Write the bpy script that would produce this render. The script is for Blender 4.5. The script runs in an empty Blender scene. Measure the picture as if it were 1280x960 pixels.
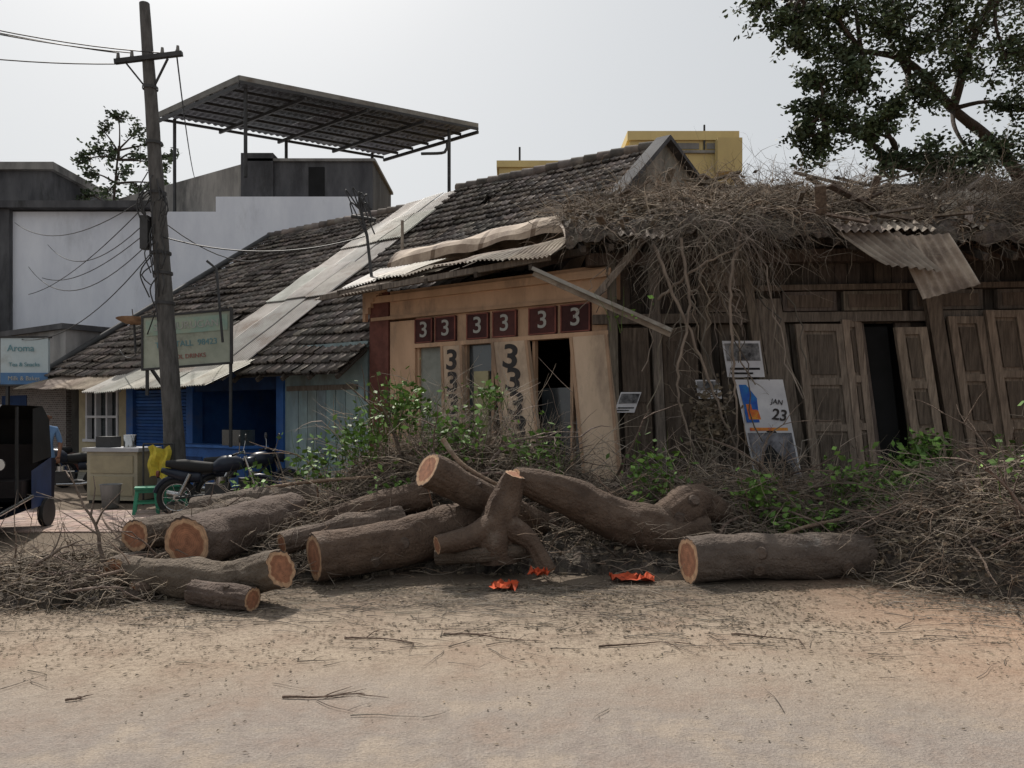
import bpy, math, random
from mathutils import Vector, Matrix, noise
R=random.Random(11)
rr=R.uniform
sc=bpy.context.scene
V=Vector
# ------------------------------------------------------------ materials
def M(name,c1,c2=None,scale=3.0,rough=0.9,bump=0.3,bscale=25.0,dirt=None,dscale=0.7,damt=0.5,stretch=(1,1,1),metal=0.0,tint=True,dist=0.01,spec=0.3,r0=0.36,r1=0.64):
    m=bpy.data.materials.new(name); m.use_nodes=True
    nt=m.node_tree; N=nt.nodes; L=nt.links
    b=N['Principled BSDF']; b.inputs['Roughness'].default_value=rough; b.inputs['Metallic'].default_value=metal
    b.inputs['Specular IOR Level'].default_value=spec
    c2=c2 or tuple(x*0.65 for x in c1)
    tc=N.new('ShaderNodeTexCoord'); mp=N.new('ShaderNodeMapping'); mp.inputs['Scale'].default_value=stretch
    L.new(tc.outputs['Object'],mp.inputs['Vector'])
    n1=N.new('ShaderNodeTexNoise'); n1.inputs['Scale'].default_value=scale; n1.inputs['Detail'].default_value=8; n1.inputs['Roughness'].default_value=0.65
    L.new(mp.outputs[0],n1.inputs['Vector'])
    cr=N.new('ShaderNodeValToRGB'); cr.color_ramp.elements[0].position=r0; cr.color_ramp.elements[1].position=r1
    cr.color_ramp.elements[0].color=(*c2,1); cr.color_ramp.elements[1].color=(*c1,1)
    L.new(n1.outputs['Fac'],cr.inputs['Fac']); out=cr.outputs['Color']
    if dirt:
        n2=N.new('ShaderNodeTexNoise'); n2.inputs['Scale'].default_value=dscale; n2.inputs['Detail'].default_value=9; n2.inputs['Roughness'].default_value=0.7
        L.new(mp.outputs[0],n2.inputs['Vector'])
        r2=N.new('ShaderNodeValToRGB'); r2.color_ramp.elements[0].position=0.62-0.25*damt; r2.color_ramp.elements[1].position=0.80-0.25*damt
        L.new(n2.outputs['Fac'],r2.inputs['Fac'])
        mx=N.new('ShaderNodeMix'); mx.data_type='RGBA'; L.new(r2.outputs['Color'],mx.inputs[0]); L.new(out,mx.inputs[6]); mx.inputs[7].default_value=(*dirt,1)
        out=mx.outputs[2]
    if tint:
        at=N.new('ShaderNodeAttribute'); at.attribute_name='tint'
        mm=N.new('ShaderNodeMix'); mm.data_type='RGBA'; mm.blend_type='MULTIPLY'; mm.inputs[0].default_value=1
        L.new(out,mm.inputs[6]); L.new(at.outputs['Color'],mm.inputs[7]); out=mm.outputs[2]
    L.new(out,b.inputs['Base Color'])
    if bump:
        n3=N.new('ShaderNodeTexNoise'); n3.inputs['Scale'].default_value=bscale; n3.inputs['Detail'].default_value=6
        L.new(mp.outputs[0],n3.inputs['Vector'])
        bp=N.new('ShaderNodeBump'); bp.inputs['Strength'].default_value=bump; bp.inputs['Distance'].default_value=dist
        L.new(n3.outputs['Fac'],bp.inputs['Height']); L.new(bp.outputs[0],b.inputs['Normal'])
    return m
bark=M('bark',(0.165,0.125,0.10),(0.078,0.057,0.046),scale=4.5,bump=1,bscale=38,dirt=(0.21,0.185,0.165),dscale=2.6,damt=0.1,dist=0.03,r0=.30,r1=.70)
twigm=M('twig_wood',(0.255,0.215,0.175),(0.12,0.10,0.082),scale=2,bump=0)
litter=M('leaf_litter',(0.135,0.11,0.09),(0.04,0.032,0.026),scale=9,bump=1,bscale=18,dist=0.06)
drylf=M('dry_leaf',(0.20,0.16,0.115),(0.11,0.088,0.065),scale=5,bump=0)
greenlf=M('green_leaf',(0.13,0.23,0.045),(0.06,0.12,0.025),scale=5,bump=0,rough=0.6)
treelf=M('tree_leaf',(0.07,0.095,0.045),(0.035,0.052,0.026),scale=2,bump=0,rough=0.6)
tile=M('clay_tile',(0.19,0.16,0.14),(0.085,0.073,0.067),scale=3,bump=0.6,bscale=30,dirt=(0.055,0.052,0.048),dscale=0.9,damt=0.45)
metal=M('zinc_sheet',(0.45,0.43,0.39),(0.31,0.29,0.255),scale=2,rough=0.6,bump=0.2,dirt=(0.22,0.17,0.13),dscale=1.3,damt=0.45,metal=0.1)
rust=M('rusty_sheet',(0.33,0.28,0.225),(0.18,0.14,0.11),scale=2.5,rough=0.8,bump=0.4,dirt=(0.10,0.075,0.06),dscale=1.5,damt=0.45)
dmetal=M('dark_sheet',(0.12,0.125,0.135),(0.08,0.08,0.09),scale=2,rough=0.6,bump=0)
steel=M('dark_steel',(0.05,0.05,0.052),(0.03,0.03,0.03),rough=0.6,bump=0)
white=M('whitewash',(0.70,0.72,0.77),(0.60,0.62,0.68),scale=1.2,bump=0.2,dirt=(0.42,0.43,0.46),dscale=0.5,damt=0.3,stretch=(1,1,0.35))
conc=M('old_concrete',(0.25,0.24,0.225),(0.13,0.125,0.12),scale=1.4,bump=0.5,dirt=(0.06,0.06,0.06),dscale=0.6,damt=0.5,stretch=(1,1,0.3))
dconc=M('dark_concrete',(0.10,0.10,0.105),(0.05,0.05,0.055),scale=1.4,bump=0.5,dirt=(0.025,0.025,0.025),dscale=0.8,damt=0.4,stretch=(1,1,0.3))
yellow=M('yellow_paint',(0.56,0.44,0.20),(0.46,0.36,0.17),scale=1,bump=0.1,dirt=(0.33,0.27,0.15),dscale=0.5,damt=0.3,stretch=(1,1,0.3))
beige=M('peach_paint',(0.58,0.38,0.25),(0.46,0.30,0.195),scale=2.5,bump=0.3,dirt=(0.24,0.17,0.125),dscale=1.6,damt=0.42,stretch=(1,1,0.4))
beige2=M('cream_panel_paint',(0.61,0.46,0.335),(0.49,0.37,0.265),scale=2.5,bump=0.3,dirt=(0.28,0.21,0.16),dscale=1.6,damt=0.42,stretch=(1,1,0.4))
redb=M('red_brown_paint',(0.18,0.07,0.055),(0.10,0.04,0.032),scale=4,bump=0.3)
maroon=M('maroon_board',(0.09,0.035,0.033),(0.055,0.022,0.022),scale=4,bump=0.2)
turq=M('faded_turquoise',(0.29,0.37,0.38),(0.18,0.25,0.27),scale=1.8,bump=0.4,dirt=(0.15,0.16,0.15),dscale=1.1,damt=0.5,stretch=(1,1,0.5))
blue=M('blue_paint',(0.035,0.12,0.36),(0.025,0.08,0.25),scale=3,bump=0.2,rough=0.7,dirt=(0.07,0.09,0.15),dscale=1.5,damt=0.35)
dblue=M('deep_blue',(0.02,0.05,0.14),(0.015,0.03,0.08),bump=0)
cream=M('cream_wall',(0.42,0.36,0.24),(0.30,0.26,0.18),scale=2,bump=0.3,dirt=(0.18,0.16,0.12),dscale=1,damt=0.4)
wood=M('grey_old_wood',(0.20,0.165,0.135),(0.09,0.073,0.06),scale=6,bump=0.8,bscale=30,stretch=(5,5,0.5),dirt=(0.28,0.24,0.20),dscale=2.2,damt=0.25)
wood2=M('dark_old_wood',(0.10,0.082,0.068),(0.048,0.039,0.033),scale=6,bump=0.8,bscale=30,stretch=(5,5,0.5))
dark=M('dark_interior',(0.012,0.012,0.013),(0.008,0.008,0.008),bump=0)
glass=M('dusty_glass',(0.05,0.06,0.065),(0.03,0.035,0.04),rough=0.15,bump=0,spec=0.8)
paleg=M('frosted_glass',(0.26,0.27,0.24),(0.17,0.18,0.155),rough=0.4,bump=0)
polem=M('pole_concrete',(0.115,0.11,0.105),(0.06,0.057,0.054),scale=5,bump=0.5,stretch=(3,3,0.6))
paper=M('paper',(0.58,0.58,0.60),(0.46,0.46,0.49),bump=0)
pblue=M('print_blue',(0.03,0.08,0.36),(0.03,0.16,0.42),scale=8,bump=0)
sblue=M('sign_blue',(0.10,0.20,0.36),(0.08,0.16,0.30),scale=3,bump=0)
pred=M('print_red',(0.5,0.07,0.04),(0.6,0.3,0.05),scale=10,bump=0)
pgrey=M('print_grey',(0.38,0.38,0.39),(0.05,0.05,0.055),scale=6,bump=0)
black=M('black_print',(0.02,0.02,0.02),(0.014,0.014,0.014),bump=0)
rubber=M('rubber',(0.025,0.025,0.025),bump=0,rough=0.8)
chrome=M('chrome',(0.5,0.5,0.5),(0.4,0.4,0.4),metal=1,rough=0.25,bump=0)
gplas=M('green_plastic',(0.05,0.30,0.18),bump=0,rough=0.5)
ycloth=M('yellow_cloth',(0.62,0.52,0.07),(0.5,0.4,0.05),bump=0.3)
orange=M('orange_cloth',(0.60,0.10,0.035),(0.38,0.06,0.025),bump=0.3)
signw=M('sign_enamel',(0.47,0.54,0.56),(0.38,0.45,0.48),scale=1.5,bump=0,rough=0.5,dirt=(0.33,0.36,0.36),dscale=1.5,damt=0.4)
signg=M('sign_faded',(0.36,0.38,0.31),(0.27,0.30,0.24),scale=2.5,bump=0.1,rough=0.6,dirt=(0.20,0.20,0.16),dscale=2,damt=0.5)
signt=M('sign_teal',(0.15,0.27,0.25),(0.22,0.30,0.25),bump=0)
pave=M('red_paving',(0.38,0.28,0.24),(0.29,0.22,0.19),scale=3,bump=0.4)
skin=M('skin',(0.20,0.10,0.06),(0.18,0.09,0.055),bump=0,rough=0.6)
shirt=M('blue_shirt',(0.12,0.22,0.38),(0.10,0.18,0.32),bump=0)
trous=M('dark_trousers',(0.03,0.03,0.045),bump=0)
hair=M('hair',(0.012,0.01,0.01),bump=0)
tkm=M('dark_motor_paint',(0.018,0.024,0.04),bump=0,rough=0.35)
def brickmat():
    m=M('grey_brick',(0.2,0.16,0.14),bump=0.3); nt=m.node_tree;N=nt.nodes;L=nt.links
    b=N.new('ShaderNodeTexBrick'); b.inputs['Scale'].default_value=4.5; b.inputs['Color1'].default_value=(0.17,0.14,0.13,1); b.inputs['Color2'].default_value=(0.10,0.085,0.08,1); b.inputs['Mortar'].default_value=(0.28,0.27,0.26,1); b.inputs['Mortar Size'].default_value=0.025
    tc=N.new('ShaderNodeTexCoord'); mp=N.new('ShaderNodeMapping'); mp.inputs['Rotation'].default_value=(math.radians(90),0,0)
    L.new(tc.outputs['Object'],mp.inputs['Vector']); L.new(mp.outputs[0],b.inputs['Vector'])
    L.new(b.outputs['Color'],N['Principled BSDF'].inputs['Base Color']); return m
brick=brickmat()
def cutmat():
    m=bpy.data.materials.new('cut_wood'); m.use_nodes=True; nt=m.node_tree;N=nt.nodes;L=nt.links;b=N['Principled BSDF'];b.inputs['Roughness'].default_value=0.85
    uv=N.new('ShaderNodeUVMap'); uv.uv_map='UVMap'
    nz=N.new('ShaderNodeTexNoise'); nz.inputs['Scale'].default_value=1.6; nz.inputs['Detail'].default_value=5; L.new(uv.outputs[0],nz.inputs['Vector'])
    ln=N.new('ShaderNodeVectorMath'); ln.operation='LENGTH'; L.new(uv.outputs[0],ln.inputs[0])
    ad=N.new('ShaderNodeMath'); ad.operation='MULTIPLY_ADD'; L.new(nz.outputs['Fac'],ad.inputs[0]); ad.inputs[1].default_value=0.35; L.new(ln.outputs['Value'],ad.inputs[2])
    cr=N.new('ShaderNodeValToRGB'); e=cr.color_ramp.elements
    e[0].position=0.0; e[0].color=(0.24,0.10,0.055,1); e[1].position=1.0; e[1].color=(0.06,0.04,0.03,1)
    for p,c in ((0.5,(0.34,0.15,0.08,1)),(0.76,(0.27,0.115,0.06,1)),(0.84,(0.50,0.31,0.18,1)),(0.95,(0.42,0.26,0.155,1))):
        x=e.new(p); x.color=c
    mr=N.new('ShaderNodeMath'); mr.operation='MULTIPLY'; mr.inputs[1].default_value=0.86; L.new(ad.outputs[0],mr.inputs[0]); L.new(mr.outputs[0],cr.inputs['Fac'])
    sn=N.new('ShaderNodeMath'); sn.operation='MULTIPLY'; sn.inputs[1].default_value=75; L.new(ad.outputs[0],sn.inputs[0])
    s2=N.new('ShaderNodeMath'); s2.operation='SINE'; L.new(sn.outputs[0],s2.inputs[0])
    s3=N.new('ShaderNodeMapRange'); s3.inputs['From Min'].default_value=-1; s3.inputs['To Min'].default_value=0.8; s3.inputs['To Max'].default_value=1.05; L.new(s2.outputs[0],s3.inputs['Value'])
    mx=N.new('ShaderNodeMix'); mx.data_type='RGBA'; mx.blend_type='MULTIPLY'; mx.inputs[0].default_value=1; L.new(cr.outputs[0],mx.inputs[6]); L.new(s3.outputs[0],mx.inputs[7])
    n5=N.new('ShaderNodeTexNoise'); n5.inputs['Scale'].default_value=3.5; n5.inputs['Detail'].default_value=7; L.new(uv.outputs[0],n5.inputs['Vector'])
    m5=N.new('ShaderNodeMapRange'); m5.inputs['From Min'].default_value=.3; m5.inputs['From Max'].default_value=.7; m5.inputs['To Min'].default_value=.6; m5.inputs['To Max'].default_value=1.2; L.new(n5.outputs['Fac'],m5.inputs['Value'])
    mx2=N.new('ShaderNodeMix'); mx2.data_type='RGBA'; mx2.blend_type='MULTIPLY'; mx2.inputs[0].default_value=1; L.new(mx.outputs[2],mx2.inputs[6]); L.new(m5.outputs[0],mx2.inputs[7])
    L.new(mx2.outputs[2],b.inputs['Base Color'])
    return m
cut=cutmat()
# ------------------------------------------------------------ mesh builder
class MB:
    def __init__(s): s.v=[];s.f=[];s.m=[];s.t=[];s.sm=[];s.mats=[];s.uv={};s.xf=None
    def mi(s,mat):
        if mat not in s.mats: s.mats.append(mat)
        return s.mats.index(mat)
    def av(s,p):
        if s.xf: p=s.xf(p)
        s.v.append((p[0],p[1],p[2])); return len(s.v)-1
    def af(s,idx,mat,tint=(1,1,1),smooth=False,uv=None):
        if uv: s.uv[len(s.f)]=uv
        s.f.append(idx); s.m.append(s.mi(mat)); s.t.append(tint); s.sm.append(smooth)
    def face(s,pts,mat,tint=(1,1,1)): s.af([s.av(p) for p in pts],mat,tint)
    def hexa(s,p,mat,tint=(1,1,1)):
        i=[s.av(q) for q in p]
        for a in ((0,3,2,1),(4,5,6,7),(0,1,5,4),(1,2,6,5),(2,3,7,6),(3,0,4,7)): s.af([i[k] for k in a],mat,tint)
    def box(s,x0,x1,y0,y1,z0,z1,mat,tf=None,tint=(1,1,1)):
        p=[V((x0,y0,z0)),V((x1,y0,z0)),V((x1,y1,z0)),V((x0,y1,z0)),V((x0,y0,z1)),V((x1,y0,z1)),V((x1,y1,z1)),V((x0,y1,z1))]
        if tf: p=[tf(*q) for q in p]
        s.hexa(p,mat,tint)
    def beam(s,a,b,w,h,mat,tint=(1,1,1),up=V((0,0,1))):
        a=V(a);b=V(b);d=(b-a).normalized()
        if abs(d.dot(up))>0.98: up=V((0,1,0))
        x=d.cross(up).normalized()*w/2; y=x.cross(d).normalized()*h/2
        s.hexa([a-x-y,a+x-y,b+x-y,b-x-y,a-x+y,a+x+y,b+x+y,b-x+y],mat,tint)
    def tube(s,pts,rads,mat,n=6,cap0=None,cap1=None,amp=0.0,smooth=True,tint=(1,1,1),freq=3.0,groove=0):
        pts=[V(p) for p in pts]; rings=[]; ref=None; k=len(pts)
        for i,p in enumerate(pts):
            t=(pts[min(i+1,k-1)]-pts[max(i-1,0)])
            if t.length<1e-6: t=V((0,0,1))
            t.normalize()
            if ref is None:
                ref=V((0,0,1)) if abs(t.z)<0.9 else V((1,0,0))
            x=(ref-t*ref.dot(t)); 
            if x.length<1e-4: x=t.orthogonal()
            x.normalize(); y=t.cross(x); ref=x
            r=rads[i] if hasattr(rads,'__len__') else rads
            ring=[]
            for j in range(n):
                a=2*math.pi*j/n; d=x*math.cos(a)+y*math.sin(a); q=r
                if amp:
                    P=p+d*r
                    q=r*(1+amp*noise.noise(P*freq)*2+amp*0.4*noise.noise(P*freq*5))
                    if groove: q+=groove*noise.noise(V((math.cos(a)*5,math.sin(a)*5,i*0.12)))+groove*.6*noise.noise(V((math.cos(a)*11,math.sin(a)*11,i*0.2)))
                ring.append(s.av(p+d*q))
            rings.append(ring)
        for i in range(k-1):
            for j in range(n):
                s.af([rings[i][j],rings[i][(j+1)%n],rings[i+1][(j+1)%n],rings[i+1][j]],mat,tint,smooth)
        for c,ring,p,fl in ((cap0,rings[0],pts[0],True),(cap1,rings[-1],pts[-1],False)):
            if c:
                ci=s.av(p)
                rc=[s.av(s.v[q]) if not s.xf else q for q in ring]
                for j in range(n):
                    a=2*math.pi*j/n; a2=2*math.pi*(j+1)/n
                    idx=[rc[j],rc[(j+1)%n],ci]; u=[(math.cos(a),math.sin(a)),(math.cos(a2),math.sin(a2)),(0,0)]
                    if fl: idx=idx[::-1];u=u[::-1]
                    s.af(idx,c,(1,1,1),False,u)
    def build(s,name,parent=None):
        me=bpy.data.meshes.new(name); me.from_pydata(s.v,[],s.f)
        for m in s.mats: me.materials.append(m)
        me.polygons.foreach_set('material_index',s.m); me.polygons.foreach_set('use_smooth',s.sm)
        ca=me.color_attributes.new('tint','FLOAT_COLOR','CORNER'); buf=[]
        for f,t in zip(s.f,s.t): buf.extend((t[0],t[1],t[2],1.0)*len(f))
        ca.data.foreach_set('color',buf)
        if s.uv:
            u=me.uv_layers.new(name='UVMap'); ub=[]
            for i,f in enumerate(s.f):
                q=s.uv.get(i)
                if q:
                    for a in q: ub.extend(a)
                else: ub.extend((0,0)*len(f))
            u.data.foreach_set('uv',ub)
        me.update(); o=bpy.data.objects.new(name,me); sc.collection.objects.link(o)
        if parent: o.parent=parent
        return o
def empty(name):
    o=bpy.data.objects.new(name,None); sc.collection.objects.link(o); return o
def tg(a=0.7,b=1.2):
    k=rr(a,b); return (k*rr(0.95,1.05),k,k*rr(0.93,1.05))
def catmull(p,step=0.07):
    p=[V(q) for q in p]; P=[p[0]*2-p[1]]+p+[p[-1]*2-p[-2]]; out=[]
    for i in range(1,len(P)-2):
        n=max(2,int((P[i+1]-P[i]).length/step))
        for k in range(n):
            t=k/n; a,b,c,d=P[i-1],P[i],P[i+1],P[i+2]
            out.append(0.5*((2*b)+(c-a)*t+(2*a-5*b+4*c-d)*t*t+(3*b-a-3*c+d)*t**3))
    out.append(p[-1]); return out
def lerpl(r,n):
    o=[]
    for i in range(n):
        f=i/(n-1)*(len(r)-1); k=min(int(f),len(r)-2); o.append(r[k]*(1-(f-k))+r[k+1]*(f-k))
    return o
def text(body,size,loc,rot,mat,parent,name,sx=1,off=0.0,ext=0.003):
    c=bpy.data.curves.new(name,'FONT'); c.body=body; c.size=size; c.extrude=ext; c.offset=off; c.align_x='CENTER'; c.align_y='CENTER'
    c.materials.append(mat); o=bpy.data.objects.new(name,c); sc.collection.objects.link(o); o.location=loc; o.rotation_euler=rot; o.scale=(sx,1,1); o.parent=parent; return o
def plainm(name,c,rough=0.7):
    m=bpy.data.materials.new(name); m.use_nodes=True; nt=m.node_tree; b=nt.nodes['Principled BSDF']; b.inputs['Roughness'].default_value=rough
    n=nt.nodes.new('ShaderNodeTexNoise'); n.inputs['Scale'].default_value=9; cr=nt.nodes.new('ShaderNodeValToRGB')
    cr.color_ramp.elements[0].color=(*[x*0.7 for x in c],1); cr.color_ramp.elements[1].color=(*c,1)
    nt.links.new(n.outputs['Fac'],cr.inputs['Fac']); nt.links.new(cr.outputs[0],b.inputs['Base Color']); return m
inkb=plainm('black_letter_paint',(0.025,0.02,0.02)); inkw=plainm('white_letter_paint',(0.42,0.42,0.39)); inkt=plainm('teal_letter_paint',(0.13,0.28,0.32)); inkr=plainm('red_letter_paint',(0.33,0.12,0.10)); inkbl=plainm('blue_letter_paint',(0.03,0.08,0.4))
# row frame: s runs along the street away to the left, t runs inward from the facade
CA,SA=0.821,0.571
def F(s,t,z): return V((1.3-CA*s+SA*t, 11.5+SA*s+CA*t, z))
def tiles(mb,A,B,C,D,mat,tw=0.25,tl=0.33,miss=0.006):
    A,B,C,D=map(V,(A,B,C,D)); nu=max(1,int((B-A).length/tw)); nv=max(1,int((D-A).length/tl))
    nrm=(B-A).cross(D-A).normalized()
    if nrm.z<0: nrm=-nrm
    P=lambda u,v:(A*(1-u)+B*u)*(1-v)+(D*(1-u)+C*u)*v
    mb.face([P(0,0)-nrm*0.05,P(1,0)-nrm*0.05,P(1,1)-nrm*0.05,P(0,1)-nrm*0.05],wood2)
    prof=((0,0.035),(0.16,0.012),(0.34,0.0),(0.5,0.022),(0.66,0.0),(0.84,0.012),(1.0,0.035))
    for j in range(nv):
        wob=0.012*math.sin(j*1.7)
        for i in range(nu):
            if R.random()<miss: continue
            sag=0.10*noise.noise(V((i*0.12,j*0.2,3.3)))
            u0=i/nu; du=1/nu; v0=(j-0.12+rr(-.06,.06))/nv; v1=(j+1)/nv; jit=rr(-.004,.016)+wob+sag; tl_=rr(-.004,.004)
            lo=[];up=[];dr=[]
            for pu,h in prof:
                u=u0+du*(pu*0.97); lo.append(mb.av(P(u,v0)+nrm*(h+0.05+jit+tl_*pu*5))); up.append(mb.av(P(u,v1)+nrm*(h+sag)))
                dr.append(mb.av(P(u,v0)+nrm*(h+0.02+jit)))
            t=tg(0.6,1.4)
            if R.random()<0.07: t=tg(1.4,2.0)
            for k in range(6):
                mb.af([lo[k],lo[k+1],up[k+1],up[k]],mat,t,True); mb.af([dr[k],dr[k+1],lo[k+1],lo[k]],mat,tuple(x*0.6 for x in t))
def corr(mb,A,B,C,D,mat,pitch=0.08,amp=0.014,nv=6,sheet=0.8,bend=0.0,rag=0.03,wv=.03):
    A,B,C,D=map(V,(A,B,C,D)); w=(B-A).length; ns=max(1,round(w/sheet)); nrm=(B-A).cross(D-A).normalized()
    if nrm.z<0: nrm=-nrm
    P=lambda u,v:(A*(1-u)+B*u)*(1-v)+(D*(1-u)+C*u)*v
    for k in range(ns):
        t=tg(0.65,1.2); e0=rr(-rag,rag); lift=rr(0,0.02)+(k%2)*0.012; n=int(w/ns/pitch*6)+1
        g=[]
        for j in range(nv+1):
            row=[]
            for i in range(n+2):
                u=(k+i/n)/ns; u=min(u,1.0)
                v=j/nv+(e0 if j==0 else 0)
                row.append(mb.av(P(u,v)+nrm*(amp*math.sin(u*w/pitch*2*math.pi)+lift+wv*noise.noise(P(u,v)*1.3)-bend*(1-j/nv)**2)))
            g.append(row)
        for j in range(nv):
            for i in range(n+1): mb.af([g[j][i],g[j][i+1],g[j+1][i+1],g[j+1][i]],mat,t,True)
# ------------------------------------------------------------ ground
def ground_mat():
    m=bpy.data.materials.new('dusty_ground'); m.use_nodes=True; nt=m.node_tree;N=nt.nodes;L=nt.links;b=N['Principled BSDF'];b.inputs['Roughness'].default_value=0.95; b.inputs['Specular IOR Level'].default_value=0.15
    tc=N.new('ShaderNodeTexCoord')
    def nz(s,d=8,ro=0.6):
        n=N.new('ShaderNodeTexNoise'); n.inputs['Scale'].default_value=s; n.inputs['Detail'].default_value=d; n.inputs['Roughness'].default_value=ro; L.new(tc.outputs['Object'],n.inputs['Vector']); return n.outputs['Fac']
    def ramp(f,p0,p1,c0=(0,0,0,1),c1=(1,1,1,1)):
        r=N.new('ShaderNodeValToRGB'); r.color_ramp.elements[0].position=p0; r.color_ramp.elements[1].position=p1; r.color_ramp.elements[0].color=c0; r.color_ramp.elements[1].color=c1; L.new(f,r.inputs['Fac']); return r.outputs['Color']
    def mix(f,a,b_,bt='MIX'):
        x=N.new('ShaderNodeMix'); x.data_type='RGBA'; x.blend_type=bt
        for s,i in ((f,0),(a,6),(b_,7)):
            if hasattr(s,'links'): L.new(s,x.inputs[i])
            else: x.inputs[i].default_value=s if i==0 else (*s,1)
        return x.outputs[2]
    def mth(op,a,b_,c=None):
        x=N.new('ShaderNodeMath'); x.operation=op
        for i,s in enumerate((a,b_,c)):
            if s is None: continue
            if hasattr(s,'links'): L.new(s,x.inputs[i])
            else: x.inputs[i].default_value=s
        return x.outputs[0]
    sep=N.new('ShaderNodeSeparateXYZ'); L.new(tc.outputs['Object'],sep.inputs[0])
    n1=nz(0.5); n2=nz(2.2); n3=nz(70,4); n4=nz(9,6,0.7); n5=nz(22,6,.75); n6=nz(1.1,9,.7)
    tar=ramp(n4,0.3,0.7,(0.215,0.185,0.165,1),(0.30,0.265,0.235,1))
    dust=ramp(n2,0.3,0.7,(0.28,0.22,0.17,1),(0.385,0.315,0.245,1))
    yw=mth('MULTIPLY_ADD',n1,2.6,sep.outputs['Y'])
    f1=N.new('ShaderNodeMapRange'); L.new(yw,f1.inputs['Value']); f1.inputs['From Min'].default_value=5.0; f1.inputs['From Max'].default_value=6.4
    pw=mth('MULTIPLY',ramp(n6,0.47,0.58),0.6)
    fac=mth('MAXIMUM',f1.outputs[0],pw)
    col=mix(fac,tar,dust)
    # reddish dust drifts
    col=mix(mth('MULTIPLY',ramp(n6,0.36,0.5,(1,1,1,1),(0,0,0,1)),0.35),col,(0.30,0.205,0.15))
    # crushed leaf and bark dust
    pt=mth('MULTIPLY',ramp(n5,0.47,0.62),ramp(n1,0.36,0.54))
    fy=N.new('ShaderNodeMapRange'); L.new(yw,fy.inputs['Value']); fy.inputs['From Min'].default_value=5.0; fy.inputs['From Max'].default_value=7.2
    col=mix(mth('MULTIPLY',mth('MULTIPLY',pt,fy.outputs[0]),.85),col,(0.13,0.10,0.072))
    ys=mth('MULTIPLY_ADD',n4,1.8,sep.outputs['Y'])
    f2=N.new('ShaderNodeMapRange'); L.new(ys,f2.inputs['Value']); f2.inputs['From Min'].default_value=6.6; f2.inputs['From Max'].default_value=8.1
    col=mix(mth('MULTIPLY',f2.outputs[0],0.75),col,(0.12,0.095,0.072))
    xs=mth('MULTIPLY_ADD',n1,3.0,sep.outputs['X'])
    f3=N.new('ShaderNodeMapRange'); L.new(xs,f3.inputs['Value']); f3.inputs['From Min'].default_value=3.8; f3.inputs['From Max'].default_value=5.8
    col=mix(mth('MULTIPLY',f3.outputs[0],0.45),col,(0.42,0.24,0.15))
    vo=N.new('ShaderNodeTexVoronoi'); vo.inputs['Scale'].default_value=45; L.new(tc.outputs['Object'],vo.inputs['Vector'])
    sp=ramp(vo.outputs['Distance'],0.10,0.2,(1,1,1,1),(0,0,0,1))
    col=mix(mth('MULTIPLY',sp,mth('MULTIPLY',ramp(n2,0.42,0.6),0.6)),col,(0.12,0.095,0.075))
    col=mix(1.0,col,ramp(n3,0.3,0.7,(0.76,0.76,0.76,1),(1.16,1.16,1.16,1)),'MULTIPLY')
    L.new(col,b.inputs['Base Color'])
    bp=N.new('ShaderNodeBump'); bp.inputs['Strength'].default_value=0.8; bp.inputs['Distance'].default_value=0.014
    L.new(mth('ADD',n3,mth('MULTIPLY',n4,2.5)),bp.inputs['Height']); L.new(bp.outputs[0],b.inputs['Normal'])
    return m
g=MB(); gm=ground_mat()
g.face([(-400,-60,0),(400,-60,0),(400,500,0),(-400,500,0)],gm); g.build('ground')
p=MB()
for i in range(22):
    for j in range(12):
        x=-9.6+i*0.2+j*0.06; y=10.5+j*0.2
        p.box(x,x+0.19,y,y+0.19,0.004,0.02+rr(0,.004),pave,tint=tg(0.7,1.15))
p.build('paving')
# ------------------------------------------------------------ left row (tiled shop row)
row=empty('tiled_shop_row')
ridT,ridZ=6.5,7.9
SL=(ridZ-2.4)/7.2
def rz(t): return 2.4+SL*(t+0.7)
m=MB()
tiles(m,F(7.8,-.7,2.4),F(4.8,-.7,2.4),F(4.8,ridT,ridZ),F(7.8,ridT,ridZ),tile)
tiles(m,F(4.8,1.0,rz(1.0)),F(2.0,1.0,rz(1.0)),F(2.0,ridT,ridZ),F(4.8,ridT,ridZ),tile)
Z1=7.65
tiles(m,F(16,-.7,2.62),F(9.8,-.7,2.5),F(9.8,ridT,Z1),F(16,ridT,Z1),tile)
for s0,s1,z in ((2.0,7.8,ridZ),(9.8,16,Z1)):
    s=s0
    while s<s1:
        m.tube([F(s,ridT,z+0.03+rr(-.01,.01)),F(s+0.4,ridT,z+0.05)],[0.11,0.13],tile,n=10,tint=tg(0.6,1.4),cap1=tile); s+=0.37
m.tube([F(16.05,-.75,2.7),F(16.05,ridT,Z1+.08)],0.09,steel,n=8,cap0=steel)
m.build('tile_roof',row)
m=MB()
corr(m,F(9.85,-.9,2.5),F(7.75,-.9,2.4),F(7.75,ridT,ridZ+.02),F(9.85,ridT,Z1+.15),metal,nv=14,sheet=0.7)
for k,t0 in enumerate((1.6,3.9)):
    corr(m,F(9.87,t0,2.5+(Z1-2.35)*(t0+.9)/7.4+.05),F(7.73,t0,2.42+(ridZ-2.4)*(t0+.9)/7.4+.05),F(7.73,t0+1.4,2.42+(ridZ-2.4)*(t0+2.3)/7.4+.03),F(9.87,t0+1.4,2.5+(Z1-2.35)*(t0+2.3)/7.4+.03),metal,nv=4,sheet=0.7)
corr(m,F(12.3,-1.6,2.1),F(7.6,-1.5,2.2),F(7.6,-.4,2.72),F(12.3,-.4,2.72),metal,nv=4,sheet=0.8,rag=0.08)
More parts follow.
